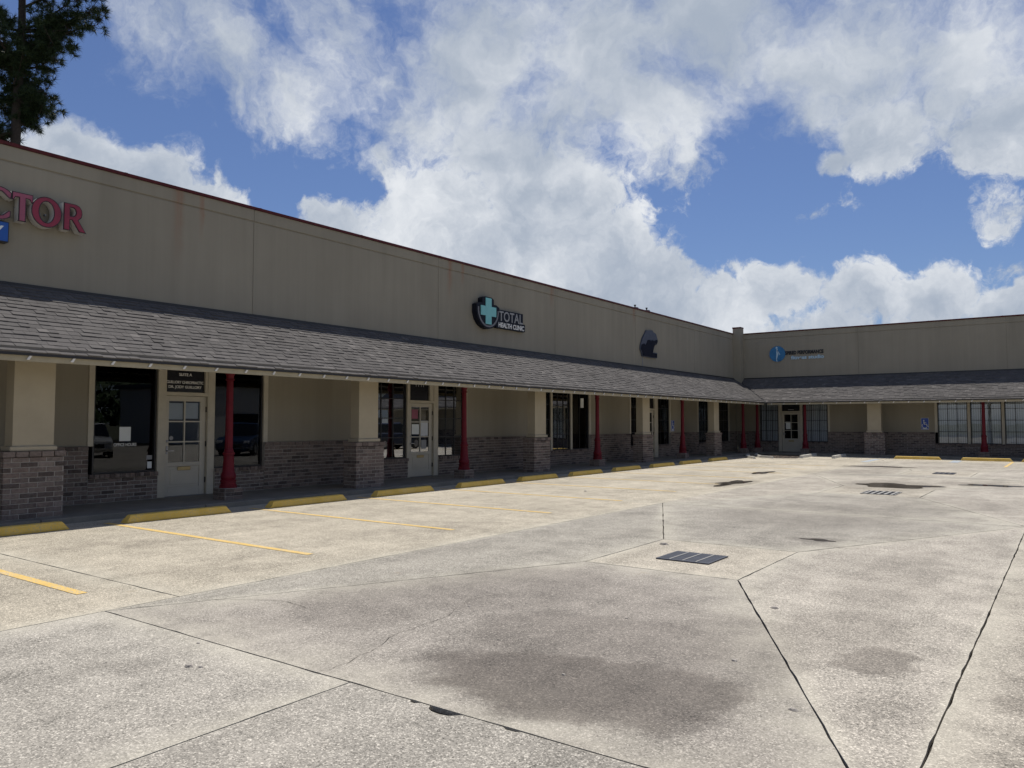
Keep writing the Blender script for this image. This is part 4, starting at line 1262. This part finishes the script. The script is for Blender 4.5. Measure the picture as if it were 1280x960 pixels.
text('lettering', "TOTAL", .46, M['letterdim'], r, TL, 20.24, .124, 5.06, .003, 1.36, bold=.006)
text('lettering', "HEALTH CLINIC", .22, M['letter'], r, TL, 20.22, .124, 4.84, .003, 1.46, bold=.006)

# dark bear-like emblem
r = empty('emblem_sign', TL(31.6, .03, 4.6)); tag(r, 'slate grey dome emblem with black ragged shape and foot, right of the clinic sign', 'sign')
go_ = [(31.29, 5.81), (31.9, 5.87), (32.01, 5.79), (32.27, 5.74), (32.44, 5.5), (32.44, 5.36), (32.31, 5.23), (32.2, 5.29), (32.04, 5.08), (31.93, 4.86), (32.38, 4.87), (32.37, 4.63), (31.83, 4.61), (30.87, 4.62), (30.8, 4.8), (30.68, 4.92), (30.74, 5.13), (30.91, 5.43), (31.19, 5.7)]
def fill_plate(root, outline, t0, t1, m, nm):
    bm = bmesh.new(); ring = [bm.verts.new(Vector(TL(p[0], t0, p[1])) - ORG[root.name]) for p in outline]
    es = [bm.edges.new((ring[i], ring[(i + 1) % len(ring)])) for i in range(len(ring))]
    bmesh.ops.triangle_fill(bm, use_beauty=True, edges=es)
    ex_ = bmesh.ops.extrude_face_region(bm, geom=bm.faces[:])
    bmesh.ops.translate(bm, vec=Vector(TL(0, t1, 0)) - Vector(TL(0, t0, 0)), verts=[v for v in ex_['geom'] if isinstance(v, bmesh.types.BMVert)])
    bmesh.ops.recalc_face_normals(bm, faces=bm.faces[:])
    me = bpy.data.meshes.new(nm); bm.to_mesh(me); bm.free(); me.materials.append(m)
    o = bpy.data.objects.new(nm, me); col.objects.link(o); o.parent = root; ORG[o.name] = ORG[root.name]; return o
fill_plate(r, go_, .01, .07, M['bearg'], 'panel')
fill_plate(r, [(30.80, 5.14), (31.05, 5.2), (31.14, 5.12), (31.33, 5.27), (31.39, 5.38), (31.64, 5.42), (31.69, 5.36), (31.84, 5.42), (32.05, 5.40), (32.26, 5.46), (32.40, 5.46), (32.40, 5.38), (32.31, 5.27), (32.19, 5.32), (32.0, 5.08), (31.89, 4.83), (32.34, 4.83), (32.33, 4.66), (31.83, 4.64), (30.9, 4.65), (30.84, 4.82), (30.72, 4.94)], .0705, .09, M['bearb'], 'silhouette')
MB(TL).box(30.98, 31.02, .001, .02, 4.16, 4.62).build('conduit', M['letterdim'], r)

# Inspired Performance fitness studio
r = empty('studio_sign', TR(-11.9, .03, 5.0)); tag(r, 'blue disc logo with INSPIRED PERFORMANCE fitness studio lettering on the far wing', 'sign')
MB(TR).prism(ell(-13.05, 5.46, .43, .43, 32), 1, .01, .05).build('disc', M['logob'], r)
fg = MB(TR)
fg.prism(ell(-13.08, 5.80, .055, .055, 10), 1, .0505, .06)
def limb(p, q, w0, w1):
    d = (Vector(q) - Vector(p)).normalized(); n = Vector((-d.y, d.x))
    fg.prism([tuple(Vector(p) - n * w0), tuple(Vector(q) - n * w1), tuple(Vector(q) + n * w1), tuple(Vector(p) + n * w0)], 1, .0505, .06)
limb((-13.06, 5.74), (-13.04, 5.42), .03, .06); limb((-13.05, 5.42), (-13.10, 5.16), .05, .025); limb((-13.10, 5.18), (-13.06, 5.02), .025, .02); limb((-13.05, 5.66), (-12.90, 5.40), .025, .015)
fg.build('figure', M['logow'], r)
text('lettering', "INSPIRED PERFORMANCE", .26, M['blacklet'], r, TR, -12.82, .03, 5.40, .008, 2.2, bold=.012)
text('lettering', "fitness studio", .26, M['logow'], r, TR, -12.32, .03, 5.13, .008, 1.72, bold=.01)

# roof vents peeping over the parapet
def vent(x, y, h, label):
    r = empty('roof_vent', (x, y, 6.0)); tag(r, label, 'roof vent', 'roof vents behind the parapet')
    MB().lathe(x, y, [(.12, 6.001), (.12, h - .26)], 12).build('pipe', M['steel'], r)
    MB().lathe(x, y, [(.17, h - .255), (.19, h - .20), (.15, h - .13), (.03, h - .10), (.03, h - .05), (.06, h - .03), (.05, h)], 12).build('cowl', M['bronze'], r, smooth=True)
vent(-16.2, 31.9, 7.12, 'left one of two small dark roof vents peeping over the parapet')
vent(-16.2, 33.1, 7.13, 'right one of two small dark roof vents peeping over the parapet')


# ------------------------------------------------------------------ wheel stops
def make_stop():
    b = MB(); L, w0, w1, h = 1.96, .19, .125, .13
    pro = [(-w0 / 2, 0), (w0 / 2, 0), (w0 / 2, .03), (w1 / 2, h - .012), (w1 / 2 - .02, h), (-w1 / 2 + .02, h), (-w1 / 2, h - .012), (-w0 / 2, .03)]
    b.hexa([(x_, -L / 2 + (z_ / h) * .10, z_ + .0005) for x_, z_ in pro], [(x_, L / 2 - (z_ / h) * .10, z_ + .0005) for x_, z_ in pro])
    me_o = b.build('wheel_stop', M['stopy'])
    return me_o


proto = make_stop()
bevel(proto, .006, 2)
names = ['yellow wheel stop cut by the left photo edge, in front of the first brick pillar',
         'yellow wheel stop in front of the first door with lettered transom',
         'yellow wheel stop between the first red column and the second brick pillar',
         'yellow wheel stop in front of the second door with posters',
         'yellow wheel stop just right of the second red column',
         'yellow wheel stop in front of the third brick pillar',
         'yellow wheel stop in front of the three wide windows, before the third red column',
         'yellow wheel stop on the plain wall just right of the third red column',
         'yellow wheel stop in front of the fourth brick pillar',
         'yellow wheel stop below the accessible sign of the left wing',
         'yellow wheel stop at the far end of the left row, before the fifth brick pillar']
cy = [4.72, 7.54, 10.36, 13.17, 16.07, 18.75, 21.5, 24.35, 27.2, 29.9, 33.0]
for i, (y, lb_) in enumerate(zip(cy, names)):
    o = proto if i == 0 else proto.copy()
    if i: col.objects.link(o)
    o.location = (-12.74 + random.uniform(-.03, .03), y, .0); o.rotation_euler = (0, 0, random.uniform(-.015, .015)); tag(o, lb_, 'wheel stop', 'yellow wheel stops along the kerbs')
for x, lb_ in ((-5.8, 'yellow wheel stop on the far side under the blue accessible sign'), (-3.1, 'yellow wheel stop on the far side below the wide windows'), (-.85, 'yellow wheel stop cut by the right photo edge on the far side')):
    o = proto.copy(); col.objects.link(o); o.location = (x, 39.45, 0); o.rotation_euler = (0, 0, math.pi / 2); tag(o, lb_, 'wheel stop', 'yellow wheel stops along the kerbs')

# ------------------------------------------------------------------ planting bed and white kerbs in the far corner
b = MB(); b.quad(*[(x, y, .0047) for x, y in ((-12.3, 37.2), (-11.35, 36.7), (-10.55, 37.1), (-10.7, 40.78), (-13.3, 40.78), (-13.2, 39.6))])
o = b.build('mulch_bed', M['mulch']); o['kind'] = 'structure'
rr = random.Random(5); b = MB()
for _ in range(90):
    x, y = rr.uniform(-12.9, -10.7), rr.uniform(36.9, 40.7)
    if y < 39.5 and x < -11.4 - (y - 36.7) * .6: continue
    a = rr.uniform(0, 3.14); l = rr.uniform(.03, .08); tz = rr.uniform(.007, .015)
    c_, s_ = math.cos(a) * l, math.sin(a) * l
    b.quad((x - c_, y - s_, tz), (x + s_ * .4, y - c_ * .4, tz + rr.uniform(0, .008)), (x + c_, y + s_, tz + .01), (x - s_ * .4, y + c_ * .4, tz))
o = b.build('leaf_litter', M['leaf'], recalc=False); o['kind'] = 'stuff'; o['label'] = 'pale dry leaves scattered over the dark bed at the far corner'


def kerb(pts_, w, h, label):
    b = MB()
    for p, q in zip(pts_[:-1], pts_[1:]):
        d = (Vector(q) - Vector(p)).normalized(); n = Vector((-d.y, d.x)) * w / 2; p = Vector(p) - d * .004; q = Vector(q) + d * .004
        b.hexa([(*(p - n), 0), (*(q - n), 0), (*(q + n), 0), (*(p + n), 0)], [(*(p - n * .7), h), (*(q - n * .7), h), (*(q + n * .7), h), (*(p + n * .7), h)])
    o = b.build('kerb', M['whiteline'], loc=(*pts_[0], 0)); tag(o, label, 'kerb', 'white kerbs in the far corner'); return o


kerb([(-10.45, 37.6), (-10.5, 39.2), (-10.6, 40.7)], .16, .13, 'white painted kerb end right of the dark mulch bed')
kerb([(-9.1, 38.0), (-9.15, 39.6), (-9.2, 40.7)], .16, .13, 'second white kerb end, standing alone nearer the brick pillar')
kerb([(-11.45, 36.5), (-12.2, 37.1), (-12.9, 38.4), (-13.3, 39.9)], .12, .10, 'curved white kerb along the left edge of the mulch bed')
kerb([(-12.0, 35.6), (-12.6, 36.4), (-13.0, 37.4), (-13.3, 38.6)], .12, .10, 'outer curved white kerb nearest the end of the wheel stop row')


# ------------------------------------------------------------------ pine behind the left wing
def pine():
    tx, ty = -39.35, 14.75
    r = empty('pine_tree', (tx, ty, -.1)); tag(r, 'tall dark pine behind the left wing, its crown reaching out of the photo', 'tree')
    rr = random.Random(11)
    trunk = [(tx, ty, -.1), (tx - .05, ty, 6), (tx + .05, ty + .05, 12), (tx, ty + .05, 16), (tx + .2, ty + .1, 20), (tx + .1, ty, 25), (tx + .15, ty, 29.5)]
    MB().tube(trunk, [.32, .27, .225, .20, .17, .11, .03], 10).build('trunk', M['bark'], r, smooth=True)
    tips = []
    branches = MB()
    def branch(p0, p1, r0):
        p0, p1 = Vector(p0), Vector(p1); mid_ = p0.lerp(p1, .5) + Vector((rr.uniform(-.2, .2), rr.uniform(-.2, .2), -.35))
        P = [p0, p0.lerp(mid_, .5), mid_, mid_.lerp(p1, .5) + Vector((0, 0, .05)), p1]
        branches.tube([tuple(p) for p in P], [r0, r0 * .85, r0 * .65, r0 * .45, r0 * .2], 6)
        return P
    # right-hand view axis at the tree: along (cos, sin) of the camera's right
    Rt = Vector((math.cos(R_(36.07)), math.sin(R_(36.07)), 0)); Fw = Vector((-Rt.y, Rt.x, 0))
    def at(a, z, f=0.0): return Vector((tx, ty, 0)) + Rt * a + Fw * f + Vector((0, 0, z))
    spec = [(16.6, -.5, 17.2, .5), (17.4, .5, 17.9, -.5), (17.9, -.6, 18.6, -.5), (18.6, .5, 19.0, .7), (16.2, .6, 17.0, .9), (15.0, -1.9, 15.6, .4), (15.9, -1.3, 16.8, .9), (16.8, 1.0, 17.6, .8), (17.2, -1.2, 18.2, .8), (17.9, .7, 19.2, -.6), (18.4, -1.4, 19.4, .5), (19.0, 1.0, 20.4, .5), (19.6, -1.0, 20.8, -.5), (17.4, .2, 18.2, 1.2), (15.8, .1, 16.6, 1.3), (18.8, .3, 19.6, 1.4), (13.6, -1.7, 14.8, .6),   # (trunk height, tip offset right, tip height, depth) of the limbs in view and round the tree
        (19.9, 3.1, 20.9, .3), (19.8, 3.4, 20.6, .6), (20.0, 2.6, 21.2, -.3), (20.0, 3.1, 21.0, .2), (19.2, 1.9, 19.1, -.4), (18.2, 1.6, 19.2, .6), (18.5, 1.8, 19.8, -.3), (16.6, 1.1, 17.2, .5), (15.7, .9, 16.2, .6), (16.6, .4, 17.4, .7),
        (13.6, -2.6, 15.8, .2), (16.8, -2.8, 17.2, .4), (18.2, -3.4, 19.4, -.3), (20, -3.5, 21.8, .5), (15.2, -1.8, 15.0, -.6),
        (16.6, .3, 17.4, 2.4), (18.5, -.6, 19.2, -2.4), (18.8, .2, 19.0, -2.0), (19.4, .4, 20.5, 2.8), (21, 3.6, 23.5, .4), (22.5, 2.8, 25, -.6), (24, 2, 26.6, .4), (22, -3.2, 24.2, .4), (24, -2.2, 26.5, 0), (26, 1.2, 28.4, .4), (26.5, -1.1, 28.8, .2), (21.5, .2, 23, -3), (23, .3, 25, 2.6), (28, .1, 30.2, 0)]
    for z0, a, z1, f in spec:
        k = min(1, (z0 - 12) / 18)
        P = branch(at(0, z0), at(a, z1, f), .10 * (1 - .6 * k))
        L = (P[-1] - P[0]).length
        for q in range(int(L * 6.6) + 7):
            s = rr.uniform(.30, 1.05); i = min(3, int(s * 4)); base = P[i].lerp(P[i + 1], min(1.1, s * 4 - i))
            o = Vector((rr.gauss(0, .40), rr.gauss(0, .40), rr.gauss(.08, .26))) * (.6 + .5 * s)
            if o.length > .3: branches.tube([tuple(base), tuple(base + o * .5 + Vector((0, 0, -.04))), tuple(base + o)], [.018, .014, .006], 4)
            tips.append((base + o, (o + Vector((0, 0, .15))).normalized()))
    branches.build('branch', M['bark'], r, smooth=True)
    fol = MB()
    for p, d in tips:
        for cl in range(3):
            pc = p + Vector((rr.gauss(0, .12), rr.gauss(0, .12), rr.gauss(0, .10)))
            for _ in range(36):
                v = (d * .7 + Vector((rr.gauss(0, .75), rr.gauss(0, .75), rr.gauss(0, .75)))).normalized()
                ln = rr.uniform(.22, .40); w = v.orthogonal().normalized(); w.rotate(Matrix.Rotation(rr.uniform(0, 6.28), 3, v)); w *= .013
                a = pc + v * .02; e = pc + v * ln + Vector((0, 0, -.03))
                fol.quad(tuple(a - w), tuple(a + w), tuple(e))
    fol.build('crown', M['needle'], r, recalc=False)


pine()


# ------------------------------------------------------------------ across the lot (seen mirrored in the shop windows)
def far_side():
    r = empty('white_building', (30, 53, 0)); tag(r, 'plain white metal building across the lot, mirrored in the shop windows', 'building')
    mw = plain("white_painted_metal", (.62, .62, .60), .6, var=.06)
    MB().box(24, 36, 34, 72, -.15, 4.6).build('wall', mw, r)
    MB().box(23.6, 36.4, 33.6, 72.4, 4.61, 4.95).build('roof', M['bearg'], r)
    for y in (37, 43, 49, 55, 61, 66):
        MB().box(23.93, 23.99, y, y + 2.4, .9, 2.4).build('window', M['carglass'], r)
        MB().box(23.93, 23.99, y + 3.6, y + 4.6, 0, 2.2).build('door', M['bronze'], r)
    rr = random.Random(3); b = MB()
    for _ in range(15000):
        y = rr.uniform(-60, 130); x = 46 + rr.gauss(0, 3); top = 8 + 3 * math.sin(y * .16) + 2 * math.sin(y * .41 + 1); z = rr.uniform(.2, 1) ** .8 * top
        v = Vector((rr.gauss(0, 1), rr.gauss(0, 1), rr.gauss(0, 1))).normalized() * .5; w = v.orthogonal().normalized() * .4
        p = Vector((x, y, z)); b.quad(tuple(p - v), tuple(p + w), tuple(p + v), tuple(p - w))
    o = b.build('treeline', M['leafg'], recalc=False); o['kind'] = 'stuff'; o['label'] = 'belt of leafy trees across the lot, mirrored in the shop windows'


far_side()


def car(x, y, rz, paint, label):
    r = empty('parked_car', (x, y, 0)); tag(r, label, 'car', 'cars mirrored in the shop windows')
    r.rotation_euler = (0, 0, rz); o0 = ORG[r.name]; ORG[r.name] = Vector((0, 0, 0))
    # side outline (length along y), front at +y
    low = [(-2.25, .35), (-2.3, .75), (-2.15, 1.02), (-1.2, 1.05), (1.0, 1.04), (1.9, .96), (2.25, .78), (2.3, .40), (2.1, .26), (-2.1, .26)]
    b = MB(); b.hexa([(-.88, p, q) for p, q in low], [(.88, p, q) for p, q in low]); o = b.build('body', paint, r); bevel(o, .09, 3)
    b = MB(); b.hexa([(-.8, -2.05, 1.03), (.8, -2.05, 1.03), (.8, 1.15, 1.03), (-.8, 1.15, 1.03)], [(-.66, -1.75, 1.62), (.66, -1.75, 1.62), (.66, .3, 1.62), (-.66, .3, 1.62)]); o = b.build('window', M['carglass'], r); bevel(o, .05, 2)
    b = MB(); b.hexa([(-.68, -1.78, 1.61), (.68, -1.78, 1.61), (.68, .34, 1.61), (-.68, .34, 1.61)], [(-.60, -1.6, 1.68), (.60, -1.6, 1.68), (.60, .18, 1.68), (-.60, .18, 1.68)]); o = b.build('roof', paint, r); bevel(o, .03, 2)
    for sx in (-1, 1):
        b = MB(); b.box(sx * .68 - .14, sx * .68 + .14, 2.2, 2.31, .66, .80); o = b.build('headlight', M['carlamp'], r); bevel(o, .03, 2)
        for sy in (-1.4, 1.42):
            n = 20; b = MB(); b.prism([(sy + .35 * math.cos(2 * math.pi * i / n), .352 + .35 * math.sin(2 * math.pi * i / n)) for i in range(n)], 0, sx * .7, sx * .9); w = b.build('wheel', M['cartyre'], r)
            b = MB(); b.prism([(sy + .21 * math.cos(2 * math.pi * i / n), .352 + .21 * math.sin(2 * math.pi * i / n)) for i in range(n)], 0, sx * .9005, sx * .912); b.build('rim', M['steel'], w)
    b = MB(); b.box(-.45, .45, 2.22, 2.305, .45, .62); b.build('grille', M['bronze'], r)


car(4.4, 24.6, math.pi * .78, m_car("car_paint_dark_blue", (.02, .045, .10)), 'dark blue car mirrored in the window right of the first door')
car(8.5, 29.5, math.pi, m_car("car_paint_red", (.25, .02, .02)), 'red car mirrored behind the dark blue one')
car(4.6, 35.5, 0.0, m_car("car_paint_navy", (.012, .018, .035)), 'navy car mirrored in the window left of the second door')
car(7.6, 36.5, 0.05, m_car("car_paint_silver", (.45, .46, .47)), 'silver car mirrored in the window right of the second door')
car(8.6, 18.6, math.pi * .62, m_car("car_paint_white", (.55, .55, .53)), 'white car mirrored in the window left of the first door')
